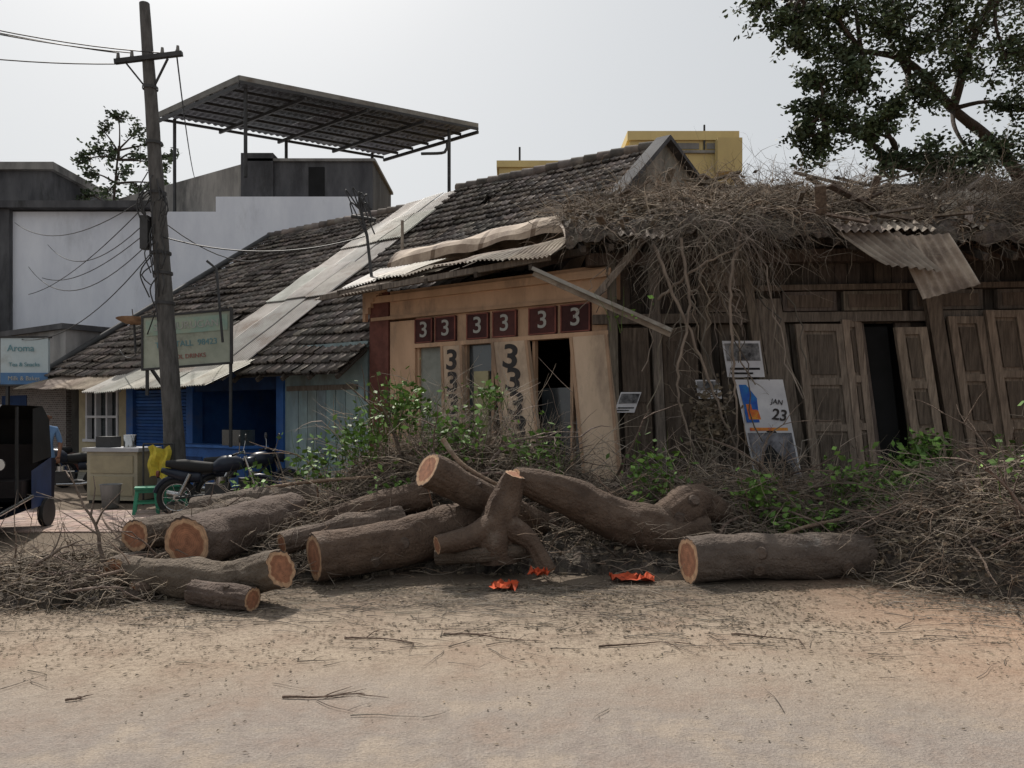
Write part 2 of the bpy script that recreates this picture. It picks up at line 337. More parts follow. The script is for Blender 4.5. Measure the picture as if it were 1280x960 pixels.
corr(m,F(16.3,-1.3,2.3),F(12.4,-1.4,2.2),F(12.4,-.4,2.66),F(16.3,-.4,2.7),rust,nv=4,sheet=0.9)
m.build('zinc_roof',row)
m=MB()
m.face([F(2,ridT,ridZ-.03),F(16,ridT,Z1-.03),F(16,13,3),F(2,13,3)],tile)
m.face([F(16,0,0),F(16,13,0),F(16,13,3),F(16,ridT,Z1-.05),F(16,0,2.9)],conc)
m.box(2,16,12.8,13,0,2.9,conc,tf=F)
m.build('back_roof',row)
m=MB()
m.hexa([F(1.82,0.9,3.4),F(1.98,0.9,3.4),F(1.98,ridT,3.4),F(1.82,ridT,3.4),F(1.82,0.9,rz(.9)+.05),F(1.98,0.9,rz(.9)+.05),F(1.98,ridT,ridZ+.10),F(1.82,ridT,ridZ+.10)],conc,tint=(1.25,1.2,1.1))
m.hexa([F(1.82,ridT,3.4),F(1.98,ridT,3.4),F(1.98,9.8,3.4),F(1.82,9.8,3.4),F(1.82,ridT,ridZ+.10),F(1.98,ridT,ridZ+.10),F(1.98,9.8,7.2),F(1.82,9.8,7.2)],conc,tint=(1.1,1.1,1.0))
m.beam(F(1.8,0.9,rz(.9)+.1),F(1.8,ridT,ridZ+.16),0.34,0.10,dconc)
m.beam(F(1.8,ridT,ridZ+.16),F(1.8,10,7.2),0.34,0.10,dconc)
m.build('gable_wall',row)
m=MB()
m.box(4.85,7.2,0,0.2,0,3.0,turq,tf=F)
for i in range(7): m.box(5.15+i*0.27,5.15+i*0.27+0.25,-0.03,0,0.2,2.1,turq,tf=F,tint=tg(0.75,1.1))
m.box(5.1,7.1,-0.05,-0.0,2.1,2.2,wood,tf=F)
m.box(7.2,7.42,-0.05,0.2,0,2.9,blue,tf=F); m.box(10.35,10.6,-0.05,0.2,0,2.9,blue,tf=F)
m.box(7.42,10.35,0,0.2,2.15,3.0,dblue,tf=F)
m.box(7.3,10.6,2.8,2.9,0,3.2,dblue,tf=F); m.box(10.45,10.55,0.2,2.8,0,3,blue,tf=F); m.box(7.25,7.35,0.2,2.8,0,3,blue,tf=F)
m.box(7.3,10.5,0.2,2.8,0.0,0.15,conc,tf=F)
for z in (1.3,1.7,2.1):
    m.box(7.5,10.2,2.4,2.75,z,z+.03,wood,tf=F)
    s=7.55
    while s<10.1:
        w=rr(.08,.2); m.box(s,s+w,2.45,2.6,z+.03,z+.03+rr(.12,.3),R.choice([cream,redb,gplas,paper,blue,ycloth]),tf=F,tint=tg(.3,.8)); s+=w+rr(.02,.15)
m.box(7.5,9.9,-0.75,-0.25,0,0.95,blue,tf=F); m.box(7.45,9.95,-0.8,-0.2,0.95,1.0,blue,tf=F,tint=(1.5,1.4,1.3)); m.box(7.7,8.3,-0.7,-0.35,1.0,1.32,glass,tf=F)
m.box(8.9,9.5,-0.77,-0.75,0.3,0.75,dblue,tf=F)
m.box(10.6,12.9,0,0.2,2.25,3.0,cream,tf=F,tint=(.5,.5,.55))
for i in range(26): 
    z=0.15+i*0.08; m.hexa([F(12.9,0.08,z),F(10.6,0.08,z),F(10.6,0.12,z),F(12.9,0.12,z),F(12.9,0.05,z+.06),F(10.6,0.05,z+.06),F(10.6,0.12,z+.08),F(12.9,0.12,z+.08)],blue,tint=tg(.8,1.2))
m.box(12.9,13.2,-0.03,0.2,0,2.9,blue,tf=F)
m.box(13.2,13.6,0,0.2,0,2.9,cream,tf=F); m.box(15.2,15.6,0,0.2,0,2.9,cream,tf=F); m.box(13.6,15.2,0,0.2,0,1.0,cream,tf=F); m.box(13.6,15.2,0,0.2,2.2,2.9,cream,tf=F)
m.box(13.6,15.2,0.12,0.15,1.0,2.2,glass,tf=F)
for s in (13.6,14.1,14.65,15.12): m.box(s,s+.08,-0.03,0.1,1.0,2.2,paper,tf=F)
m.box(13.6,15.2,-0.035,0.1,1.55,1.61,paper,tf=F); m.box(13.5,15.3,-0.06,0.0,0.93,1.0,paper,tf=F); m.box(13.5,15.3,-0.06,0,2.2,2.28,paper,tf=F)
m.box(4.8,16,-1.2,-0.0,0,0.12,conc,tf=F,tint=(1.3,1.3,1.2))
m.build('shop_fronts',row)
m=MB()
for s in [x*0.75+4.9 for x in range(15)]: m.beam(F(s,-0.72,rz(-.72)-.09),F(s,0.3,rz(.3)-.09),0.06,0.08,wood2)
m.build('rafters',row)
nb=empty('low_brick_shop')
m=MB()
m.box(16.3,24,0,6,0.0,2.6,brick,tf=F); m.box(16.28,24,-0.02,6.02,2.6,3.95,conc,tf=F,tint=(1.1,1.1,1.15)); m.box(16.2,24,-0.15,6.1,3.95,4.1,dconc,tf=F)
m.box(18.6,20.2,-0.02,0.0,0.1,2.2,dblue,tf=F); m.box(20.5,22,-0.03,0.0,0.1,2.2,cream,tf=F)
m.box(16.3,24,-1.0,0,2.5,2.58,rust,tf=F)
m.build('walls',nb)
sg=empty('shop_sign'); m=MB()
m.box(-13.25,-12.02,19.9,19.98,2.42,3.62,signw); m.box(-13.25,-12.02,19.885,19.9,2.42,2.72,sblue); m.box(-13.3,-11.97,19.88,19.99,3.62,3.67,steel); m.box(-13.3,-11.97,19.88,19.99,2.37,2.42,steel)
m.beam((-12.1,19.95,2.4),F(16.6,0,2.4),0.05,0.05,steel); m.beam((-13.1,19.95,2.4),(-13.1,19.95,0.0),0.07,0.07,steel)
m.build('board',sg)
text('Aroma',0.25,(-12.72,19.88,3.35),(math.pi/2,0,0),inkt,sg,'lettering_a'); text('Milk & Bakes',0.16,(-12.63,19.87,2.57),(math.pi/2,0,0),inkw,sg,'lettering_b'); text('Tea & Snacks',0.15,(-12.63,19.88,2.93),(math.pi/2,0,0),inkt,sg,'lettering_c')
sg=empty('faded_sign_board'); m=MB()
def SB(x,y,z): return V((-7.15+x*0.99,14.9+y-x*0.08,2.52+z+0.07*x))
m.box(0,1.75,0,0.04,0,0.98,signg,tf=SB); 
for a in ((0,1.75,-.02,.06,.98,1.02),(0,1.75,-.02,.06,-.04,0),(-.04,0,-.02,.06,-.04,1.02),(1.75,1.79,-.02,.06,-.04,1.02)): m.box(*a,steel,tf=SB)
m.box(0.05,1.7,-0.012,0,0.62,0.92,signt,tf=SB,tint=(1.6,1.3,1.2)); 
m.beam((-7.0,14.93,2.5),(-6.9,15.5,2.0),.05,.05,steel); m.beam((-5.42,14.8,3.7),(-5.42,14.8,1.0),.05,.05,steel); m.beam((-7.1,14.95,3.5),(-7.1,14.95,2.0),.05,.05,steel)
m.build('board',sg)
text('SRI MURUGAN',0.20,SB(.87,-.02,.77),(math.pi/2,-.07,-.08),inkw,sg,'lettering_a'); text('TEA STALL  98423',0.16,SB(.87,-.01,.42),(math.pi/2,-.07,-.08),inkt,sg,'lettering_b'); text('COOL DRINKS',0.12,SB(.87,-.01,.17),(math.pi/2,-.07,-.08),inkr,sg,'lettering_c')
d=MB()
for i in range(5):
    for j in range(20):
        def q(i,j): r=i/5*0.42; a=j/20*6.283; return V((-9.3+r*math.cos(a),18.9+r*math.sin(a)*.9,3.85+0.25*(r/.42)**2*.5-0.1*math.sin(a)*r))
        d.face([q(i,j),q(i,j+1),q(i+1,j+1),q(i+1,j)],rust,tint=(1.3,1,.8))
d.tube([(-9.3,18.9,3.85),(-9.3,19.0,3.0)],0.03,steel); d.tube([(-9.3,18.9,3.85),(-9.25,18.7,4.2)],0.012,steel)
d.build('satellite_dish')
# ------------------------------------------------------------ numbered shop
ns=empty('numbered_shop'); m=MB()
m.box(4.28,4.75,-0.05,0.25,0,3.85,redb,tf=F)
m.box(3.66,4.26,-0.02,0.25,0,3.3,beige,tf=F)
m.box(-0.25,4.26,-0.02,0.25,3.34,3.85,beige,tf=F)
m.box(-0.25,4.7,-0.10,-0.02,3.66,3.78,beige,tf=F,tint=(1.1,1.1,1.1)); m.box(-0.25,4.7,-0.07,-0.02,3.34,3.40,beige,tf=F,tint=(.8,.8,.8))
m.box(-0.25,3.66,-0.05,0.1,2.80,2.87,beige,tf=F); m.box(-0.25,3.66,0.02,0.1,2.87,3.34,beige,tf=F)
for k in range(8): m.box(4.3+k*0.07,4.37+k*0.07,-0.12,-0.05,3.85-0.03*k*k*0.35,3.92,beige,tf=F)
sqs=[(3.65,3.25),(3.18,2.73),(2.49,2.04),(1.95,1.48),(1.24,.73),(.65,.13)]
for a,b in sqs:
    m.box(b,a,-0.03,0.02,2.88,3.31,maroon,tf=F,tint=tg(.7,1.2)); 
    for c in ((b,a,2.88,2.90),(b,a,3.29,3.31),(b,b+.02,2.88,3.31),(a-.02,a,2.88,3.31)): m.box(c[0],c[1],-0.045,-0.031,c[2],c[3],redb,tf=F,tint=(1.5,1.4,1.4))
def LF(ds): return lambda s,t,z: F(s-ds*(2.8-z)/2.4,t,z)
m.box(2.58,3.05,-0.04,0.03,0.3,2.8,beige2,tf=LF(0.10)); m.box(1.24,1.95,-0.07,0.0,0.3,2.8,beige2,tf=LF(0.34)); m.box(-0.2,0.45,-0.1,-0.04,0.3,2.8,beige2,tf=LF(0.26))
for a,b,l,t in ((2.58,3.05,.1,-.055),(1.24,1.95,.34,-.085),(-.2,.45,.26,-.115)):
    m.box(a,a+.05,t,t+.014,0.3,2.8,beige,tf=LF(l),tint=(.8,.8,.8)); m.box(b-.05,b,t,t+.014,0.3,2.8,beige,tf=LF(l),tint=(.8,.8,.8))
for s in (3.60,3.04,2.53,1.97,1.16,0.46): m.box(s,s+.05,0.03,0.12,0.3,2.8,beige,tf=F,tint=(.85,.85,.85))
m.box(3.09,3.6,0.08,0.10,0.3,2.8,paleg,tf=F); m.box(1.97,2.58,0.10,0.12,0.3,2.8,glass,tf=F); m.box(2.1,2.4,0.05,0.09,0.9,2.35,paleg,tf=F,tint=(1.3,1.1,.7))
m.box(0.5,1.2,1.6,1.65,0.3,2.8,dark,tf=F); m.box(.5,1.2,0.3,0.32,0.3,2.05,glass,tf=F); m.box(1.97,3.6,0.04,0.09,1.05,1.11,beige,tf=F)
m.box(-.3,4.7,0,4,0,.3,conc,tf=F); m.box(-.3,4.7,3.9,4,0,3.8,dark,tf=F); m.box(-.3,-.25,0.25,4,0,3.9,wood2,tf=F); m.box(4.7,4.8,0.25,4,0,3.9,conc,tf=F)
m.box(-.3,4.8,-.5,0,0,.28,conc,tf=F)
m.build('facade',ns)
RZ=-math.atan2(SA,CA)
for i,(a,b) in enumerate(sqs):
    text('3',0.38,F((a+b)/2,-0.035,3.10),(math.pi/2,0,RZ),inkw,ns,'number_%d'%i,sx=1.1,off=0.004)
for i in range(6):
    z=2.54-i*0.38
    text('3',0.47,F(2.815-.10*(2.8-z)/2.4,-0.045,z),(math.pi/2,0.04,RZ),inkb,ns,'digit_a%d'%i,sx=1.15,off=0.012)
    text('3',0.52,F(1.60-.34*(2.8-z)/2.4,-0.075,z),(math.pi/2,0.12,RZ),inkb,ns,'digit_b%d'%i,sx=1.3,off=0.012)
m=MB()
corr(m,F(5.35,-.95,3.74),F(0.5,-.9,3.95),F(0.9,1.0,4.45),F(4.9,1.0,4.5),rust,nv=6,sheet=0.75,rag=0.05,bend=0.1)
corr(m,F(3.2,-1.0,4.02),F(0.2,-1.05,3.98),F(0.4,0.6,4.5),F(3.2,0.6,4.4),rust,nv=6,sheet=0.7,rag=0.09,bend=0.1,wv=.09)
corr(m,F(5.0,-.6,3.92),F(3.3,-.7,4.0),F(3.3,0.5,4.42),F(5.0,0.5,4.42),metal,nv=6,sheet=0.7,rag=0.07,bend=0.05)
def arc(s,k,n=12,r=0.47):
    a=math.pi*(k/n); return F(s,1.35-math.cos(a)*r*1.7,4.42+math.sin(a)*r+0.09*noise.noise(V((s*1.6,k*.4,0)))+(4.9-s)*0.055)
N_=44
for i in range(N_):
    for k in range(12):
        s0=4.9-i*4.4/N_; s1=4.9-(i+1)*4.4/N_
        ids=[m.av(arc(s0,k)),m.av(arc(s1,k)),m.av(arc(s1,k+1)),m.av(arc(s0,k+1))]
        m.af(ids,rust,((1.4,1.33,1.26) if i%11 else (.6,.5,.42)),True)
m.build('awning',ns)
m=MB()
m.beam(F(5.1,-.9,3.70),F(0.3,-.9,3.86),0.06,0.09,wood); m.beam(F(4.8,-.3,3.95),F(0,-.3,4.02),0.08,0.1,wood2)
for s in (4.6,3.6,2.6,1.6,.6): m.beam(F(s,-.95,3.74),F(s,1.2,4.4),.06,.08,wood2)
m.beam((0.30,10.95,3.70),(2.18,10.45,2.76),0.14,0.05,metal,tint=(.7,.7,.7)); m.beam((0.32,10.98,3.66),(2.18,10.49,2.73),0.05,0.12,rust)
m.beam((1.15,10.9,3.25),(1.9,10.9,4.15),0.08,0.10,wood,tint=(1.3,1.3,1.3))
m.build('beams',ns)
m=MB(); m.tube([(-2.55,14.1,3.9),(-2.66,14.1,4.9),(-2.80,14.1,5.45)],[.03,.028,.025],steel); 
for k in range(9): m.tube(catmull([(-2.8,14.1,5.4),(-2.85+rr(-.25,.2),14.1,5.5+rr(-.1,.3)),(-2.7+rr(-.25,.25),14.05,5.2+rr(-.3,.3))],.05),0.014,steel,n=4)
m.tube([(-2.95,14.1,5.27),(-2.5,14.1,5.2)],.035,steel); m.build('broken_lamp_bracket')
m=MB(); m.tube([F(6.4,2.6,4.6),F(6.4,2.6,6.0)],.035,rust,cap1=rust); m.build('vent_pipe')
# ------------------------------------------------------------ collapsed timber shop
cs=empty('collapsed_timber_shop')
def ys(x): return 11.45-(x-1.3)*0.09
def W(x,t,z,lean=0.0): return V((x+lean*(2.9-z)/2.25, ys(x)+t, z))
def WL(l): return lambda x,t,z: W(x,t,z,l)
m=MB()
m.box(1.0,10,-.55,4.5,0,0.55,conc,tf=W,tint=(.8,.75,.7))
x=1.35
while x<10:
    w=rr(.16,.26)
    lean=min(.3,max(0,(x-1.5)*.1))
    if not (4.98<x<5.35): m.box(x,x+w-.012,0.05+rr(0,.03),0.12,0.55,2.95,wood if R.random()<.6 else wood2,tf=WL(lean),tint=tg(.45,.95))
    m.box(x,x+w-.01,0.1+rr(0,.02),.16,2.95,4.25,wood2,tf=WL(0.1),tint=tg(.5,1.1)); x+=w
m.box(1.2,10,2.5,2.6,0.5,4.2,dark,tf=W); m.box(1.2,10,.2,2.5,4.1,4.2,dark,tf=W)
m.box(1.2,10,-.10,.02,2.96,3.10,wood,tf=W,tint=(.8,.8,.8)); m.box(1.1,10,-.14,.04,3.82,4.0,wood,tf=W,tint=(.55,.5,.5)); m.box(2.6,10,-.08,.04,3.42,3.50,wood,tf=W,tint=(.7,.65,.6))
for x,l in ((1.42,.05),(2.05,.1),(2.75,.15),(3.45,.35),(7.55,.3),(8.6,.3)): m.box(x,x+.13,-.14,.0,0.55,3.9,wood,tf=WL(l),tint=tg(.6,1.1))
m.box(3.60,3.95,-.10,-.02,.55,3.3,wood,tf=WL(.38),tint=(.95,.95,.95))
for x0,x1 in ((2.75,3.5),(3.95,4.7),(4.8,5.6),(5.75,6.7),(6.9,7.5)):
    m.box(x0,x1,-.06,.03,3.12,3.40,wood,tf=WL(.1),tint=tg(.6,1.1)); m.box(x0+.06,x1-.06,-.075,-.061,3.17,3.35,wood2,tf=WL(.1),tint=(1.3,1.2,1.1))
m.box(2.8,3.35,-.07,.0,3.5,3.85,wood,tf=W,tint=(1.5,1.5,1.5))
for x0,x1 in ((1.6,2.0),(2.2,2.7)):
    m.box(x0,x1,-.08,.0,.6,2.9,wood,tf=WL(.1),tint=(.62,.58,.55))
    m.box(x0+.06,x1-.06,-.095,-.081,.8,1.6,wood,tf=WL(.1),tint=(.5,.47,.45)); m.box(x0+.06,x1-.06,-.095,-.081,1.8,2.7,wood,tf=WL(.1),tint=(.5,.47,.45))
m.build('timber_walls',cs)
def door(mb,x0,x1,z0,z1,l,y,tint,rotin=0.0):
    w=x1-x0
    def T(u,t,z): return V((x0+u*w+l*(z1-z)/(z1-z0), ys(x0)+y+t+rotin*u, z))
    mb.box(0,1,0,.03,z0,z1,wood,tf=T,tint=tint)
    tb=tuple(k*1.12 for k in tint); dk=tuple(k*.55 for k in tint); e=.11/w
    mb.box(0,e,-.04,-.0005,z0,z1,wood,tf=T,tint=tb); mb.box(1-e,1,-.04,-.0005,z0,z1,wood,tf=T,tint=tb)
    H=z1-z0
    zs=[z0,z0+H*.33,z0+H*.62,z1-.1]
    for z in zs: mb.box(e,1-e,-.035,-.0005,z,z+.10,wood,tf=T,tint=tint)
    for a,b in zip(zs[:-1],zs[1:]): mb.box(e+.07,1-e-.07,-.022,-.0005,a+.15,b-.05,wood,tf=T,tint=dk)
m=MB()
door(m,4.06,4.74,.62,2.92,.27,-.16,(1.1,1.08,1.05)); door(m,4.72,5.03,.62,2.98,.27,-.12,(1.3,1.25,1.2),.08)
m.box(5.04,5.45,.08,.1,.55,2.9,dark,tf=WL(.25))
door(m,5.40,5.82,.58,2.85,.35,-.22,(1.25,1.2,1.12),-.05); 
door(m,6.12,6.62,.6,3.0,.38,-.2,(1.0,.93,.86)); door(m,6.62,7.15,.6,3.08,.38,-.2,(1.08,1.0,.92)); door(m,7.6,8.3,.6,3.0,.3,-.2,(.9,.85,.8))
m.box(5.9,6.1,-.2,-.1,.55,3.4,wood,tf=WL(.38),tint=(.8,.75,.7))
m.build('folding_doors',cs)
def rtop(x,y):
    f=ys(x)-.75; t=(y-f)/3.4; z=4.12-(0.28 if x>5.3 else 0.28*max(0,(x-4.3)))
    if x<4.3: z=4.12
    z=z+ (min(max(t,0),1)**.75)*(5.48-z)
    if t>1: z-= (t-1)*1.4
    if x<2.6: z-= (2.6-x)*.28*min(1,max(t,0.15))
    return z
m=MB(); nx,ny=170,100
gd=[]
for j in range(ny+1):
    r_=[]
    for i in range(nx+1):
        x=0.75+i*9.6/nx; y=ys(x)-.8+j*6.4/ny
        P=V((x,y,0)); dz=.22*noise.noise(P*.9)+.14*noise.noise(P*3.1)+.10*noise.noise(P*8)+.05*noise.noise(P*19)
        e=0.2*noise.noise(V((x*2.2,0,5))) if j<3 else 0
        r_.append(m.av((x,y+e,rtop(x,y)+.10+dz-(.12 if j==0 else 0))))
    gd.append(r_)
for j in range(ny):
    for i in range(nx): m.af([gd[j][i],gd[j][i+1],gd[j+1][i+1],gd[j+1][i]],litter,tg(.7,1.3),False)
m.build('litter_cover',cs)
m=MB()
for i in range(24):
    x=1.0+i*.38
    m.beam((x,ys(x)-.75,rtop(x,ys(x)-.75)-.12),(x+.1,ys(x)+2.6,rtop(x,ys(x)+2.6)-.16),.07,.09,wood2)
CP=dict(pitch=.11,amp=.022)
corr(m,(4.35,10.2,4.04),(5.6,10.1,4.02),(5.9,11.6,4.72),(4.5,11.6,4.75),rust,nv=5,sheet=.7,**CP)
corr(m,(4.85,9.95,3.50),(5.55,9.9,3.40),(5.15,10.22,4.04),(4.35,10.3,4.05),rust,nv=6,sheet=2,bend=-.06,**CP)
corr(m,(5.35,9.98,3.12),(6.02,9.85,3.30),(5.75,10.12,4.0),(5.05,10.2,3.98),rust,nv=6,sheet=2,bend=.05,**CP)
corr(m,(6.55,9.7,4.45),(7.0,9.7,4.5),(7.75,9.62,2.95),(7.4,9.62,2.9),rust,nv=6,sheet=2,**CP); m.beam((6.55,9.72,4.45),(7.4,9.66,2.9),.06,.08,wood,tint=(1.3,1.3,1.3))
corr(m,(7.2,9.9,3.5),(8.4,9.85,3.4),(8.3,10.6,4.2),(7.1,10.6,4.2),rust,nv=4,sheet=.7,**CP)
corr(m,(.75,10.6,4.02),(2.2,10.5,4.05),(2.3,12.6,5.0),(.75,12.6,4.75),rust,nv=7,sheet=.7,rag=.12,wv=.12,**CP)
corr(m,(2.3,10.55,4.18),(3.2,10.45,4.15),(3.2,11.6,4.85),(2.3,11.6,4.8),rust,nv=5,sheet=.8,rag=.1,wv=.1,**CP)
corr(m,(6.1,10.2,4.05),(7.1,10.1,4.0),(7.3,11.6,4.9),(6.2,11.6,4.9),rust,nv=5,sheet=.8,rag=.1,wv=.15,**CP)
for k in range(60):
    x=rr(1.0,9); y=rr(10.2,13.5); a=rr(0,6.28); z=rtop(x,y)+.22; L_=rr(.4,1.2)
    m.beam((x,y,z),(x+L_*math.cos(a),y+L_*math.sin(a)*.5,z+rr(-.1,.35)),rr(.03,.14),.03,wood,tint=tg(.6,1.5))
m.build('roof_frame',cs)
def poster(name,x0,x1,z0,z1,l,y,fn):
    e=empty(name); mb=MB(); w=x1-x0;h=z1-z0
    def T(u,t,v): return V((x0+u*w+l*(1-v), ys(x0)+y+t-.012*math.sin(u*5+v*3), z0+v*h))
    mb.box(0,1,0,.006,0,1,paper,tf=T); fn(mb,T,e); mb.build('sheet',e); return T,e
def pA(mb,T,e):
    mb.box(.06,.56,-.006,-.001,.58,.95,pblue,tf=T); mb.box(.12,.44,-.011,-.007,.61,.76,pred,tf=T); mb.box(.2,.5,-.011,-.007,.80,.9,paper,tf=T,tint=(.7,.9,1)); mb.box(.40,.52,-.011,-.007,.62,.78,ycloth,tf=T)
    mb.box(.04,.96,-.006,-.001,.03,.48,pgrey,tf=T,tint=(.6,.6,.65))
    mb.box(.1,.9,-.006,-.001,.50,.53,pred,tf=T)
    def poly(c,rx,rz_,t,mat,n=18,a0=0,a1=6.2832,ti=(1,1,1)):
        mb.face([T(c[0]+rx*math.cos(a0+(a1-a0)*k/n),t,c[1]+rz_*math.sin(a0+(a1-a0)*k/n)) for k in range(n)],mat,ti)
    mb.face([T(.20,-.012,.04),T(.84,-.012,.04),T(.82,-.012,.25),T(.68,-.012,.36),T(.42,-.012,.36),T(.26,-.012,.26)],black); poly((.54,.45),.10,.075,-.014,pgrey,ti=(1.2,1.1,1.0)); poly((.54,.475),.11,.06,-.016,black,a0=0,a1=3.1416)
T,e=poster('wall_poster',3.18,3.86,.66,2.12,.3,-.32,pA); text('23',.22,T(.78,-.02,.65),(math.pi/2,.15,0),inkb,e,'lettering',off=.004); text('JAN',.10,T(.78,-.02,.78),(math.pi/2,.15,0),inkb,e,'lettering_b')
def pB(mb,T,e):
    mb.box(.05,.95,-.006,-.001,.45,.93,pgrey,tf=T,tint=(.7,.7,.7)); mb.box(.1,.9,-.006,-.001,.2,.26,black,tf=T); mb.box(.1,.7,-.006,-.001,.08,.13,black,tf=T); mb.box(.3,.5,-.011,-.007,.5,.85,black,tf=T); mb.box(.6,.8,-.011,-.007,.5,.8,black,tf=T)
poster('wall_poster',3.02,3.56,2.16,2.68,.08,-.25,pB)
poster('wall_poster',2.64,2.98,1.85,2.12,.05,-.26,pB)
poster('wall_poster',1.6,1.9,1.65,1.95,-.1,-.14,pB)
# ------------------------------------------------------------ background buildings
wb=empty('white_terrace_building'); m=MB()
m.box(-18.2,-5.6,28,40,0,9.05,white); m.box(-10.8,-5.6,28.004,40,9.05,9.6,white)
m.box(-22,-12.9,27.6,28.6,9.1,9.35,dconc); m.box(-18.9,-18.2,27.8,30,0,9.1,dconc)
m.box(-18.0,-12,27.7,28,4.3,4.5,conc)
m.build('walls',wb)
m=MB()
def wall(mb,a,b,z0,z1,mat,th=.2,z2=None):
    a=V((*a,0));b=V((*b,0));n=V((-(b-a).y,(b-a).x,0)).normalized()*th
    z2=z1 if z2 is None else z2
    mb.hexa([a+V((0,0,z0)),b+V((0,0,z0)),b+n+V((0,0,z0)),a+n+V((0,0,z0)),a+V((0,0,z1)),b+V((0,0,z2)),b+n+V((0,0,z2)),a+n+V((0,0,z1))],mat,(1.25,1.22,1.18))
wall(m,(-17,33.2),(-10.0,28.6),8.9,11.0,conc,z2=11.0)
m.box(-10,-5.2,28.7,33,9.0,11.1,dconc); m.box(-10.1,-8.9,28.6,30,9.6,11.4,dconc); m.box(-10,-5.1,28.6,33,11.1,11.2,conc)
m.box(-7.6,-7.0,28.68,28.7,9.6,10.9,dark); 
m.build('roof_room',wb)
m=MB()
n_,l_,b_,r_=V((-9.7,27.3,13.6)),V((-14.2,30.7,13.6)),V((-5.9,35.3,13.6)),V((-1.4,31.8,13.6))
corr(m,n_,r_,b_,l_,dmetal,pitch=.25,amp=.03,nv=3,sheet=1.1,rag=0)
for k in range(7):
    v=k/6; a=n_.lerp(l_,v)-V((0,0,.12)); b=r_.lerp(b_,v)-V((0,0,.12)); m.beam(a,b,.07,.10,steel)
for k in range(5):
    u=k/4; m.beam(n_.lerp(r_,u)-V((0,0,.24)),l_.lerp(b_,u)-V((0,0,.24)),.08,.12,steel)
m.beam(n_,r_,.05,.22,metal,tint=(.5,.5,.5)); m.beam(n_,l_,.05,.22,metal,tint=(.4,.4,.4))
for u,v,z in ((.04,.05,10.2),(.9,.08,9.3),(.04,.9,9),(.9,.9,9),(.5,.9,9)):
    P=n_.lerp(r_,u).lerp(l_.lerp(b_,u),v); m.tube([(P.x,P.y,z),(P.x,P.y,13.4)],.07,steel)
P=n_.lerp(r_,.9); m.tube(catmull([(P.x-1.4,P.y-.6,12.1),(P.x-.5,P.y-.2,12.3),(P.x-.4,P.y-.2,12.7)],.2),.06,steel)
m.build('canopy',wb)
gb=empty('grey_flat_building'); m=MB(); m.box(-28,-18.6,31,40,0,11.5,dconc); m.box(-28.2,-18.4,30.8,40.2,11.5,11.8,conc); m.box(-24,-22.5,30.95,31,7,9,glass); m.build('walls',gb)
yb=empty('yellow_building'); m=MB()
m.box(-.5,4.5,30,40,0,11.3,yellow); m.box(-.6,4.6,29.9,40.1,11.3,11.55,yellow,tint=(1.1,1.1,1.1)); m.box(4.6,8.7,30,36,0,12.35,yellow); m.box(4.5,8.85,29.9,36.1,12.35,12.7,yellow,tint=(1.1,1.1,1.1))
m.box(4.55,8.75,29.9,30,11.85,11.95,conc)
for xx in (5.0,6.3,7.6): m.box(xx,xx+1.0,29.96,30,12.02,12.25,conc)
m.box(7.9,8.85,29.5,29.9,11.0,12.3,yellow,tint=(.9,.9,.9))
m.box(8.7,13,31,38,0,10.2,yellow,tint=(.8,.8,.8))
m.tube([(7.5,29.95,12),(7.5,29.95,12.95)],.04,steel); m.tube([(.3,30,11.5),(.3,30,12.1)],.04,steel)
m.build('walls',yb)
m=MB(); m.box(-30,-19,24,30,0,5.2,conc); m.box(-30.2,-18.9,23.8,30,5.2,5.4,dconc)
for k in range(4): m.box(-28.5+k*2.4,-27+k*2.4,23.97,24,.1,2.4,blue if k%2 else redb)
m.build('far_shop_block')
# ------------------------------------------------------------ utility pole and wires
up=empty('utility_pole'); m=MB()
PT=V((-6.70,14,9.12)); PB=V((-6.08,14,0))
m.tube([PB.lerp(PT,i/24) for i in range(25)],[.19-.10*i/24 for i in range(25)],polem,n=14,cap1=polem,amp=.04)
pc=PB.lerp(PT,.885)
m.beam(pc+V((-.56,-.1,-.06)),pc+V((.66,-.1,.09)),.08,.08,steel); 
for dx in (-.5,-.25,.3,.58): m.tube([pc+V((dx,-.1,.02+dx*.12)),pc+V((dx,-.1,.16+dx*.12))],[.04,.025],conc,n=8,cap1=conc)
m.beam(pc+V((-.4,-.1,-.03)),PB.lerp(PT,.82),.03,.03,steel); m.beam(pc+V((.4,-.1,0)),PB.lerp(PT,.82),.03,.03,steel)
for f in (.83,.72,.62,.5,.46,.4):
    P=PB.lerp(PT,f); r=.2-.1*f
    m.tube([P+V((0,0,-.02)),P+V((0,0,.03))],r+.02,steel,n=14)
for k in range(26):
    P=PB.lerp(PT,rr(.45,.66)); sd=rr(-1,1); m.tube(catmull([P+V((.12*sd,-.13,0)),P+V((.3*sd,-.2,-rr(.1,.4))),P+V((.15*sd,-.16,-rr(.3,.9)))],.08),.012,steel,n=4)
P=PB.lerp(PT,.55); m.box(P.x-.28,P.x-.14,13.82,13.98,P.z-.4,P.z+.2,steel)
m.build('pole',up)
m=MB()
def wire(a,b,sag,r=.011):
    a=V(a);b=V(b); m.tube([a.lerp(b,i/18)-V((0,0,sag*4*(i/18)*(1-i/18))) for i in range(19)],r,steel,n=4)
a0=pc+V((-.5,-.1,.1))
wire(a0,(-12,10,8.2),.25); wire(pc+V((-.25,-.1,.1)),(-12.2,10.2,8.25),.3); wire(pc+V((.3,-.1,.1)),(-12,10.4,8.4),.35); wire(pc+V((-.5,-.1,-.1)),(-12,10,7.3),.3)
wire(pc+V((.55,-.1,.15)),(-14,34,12),.4,.014)
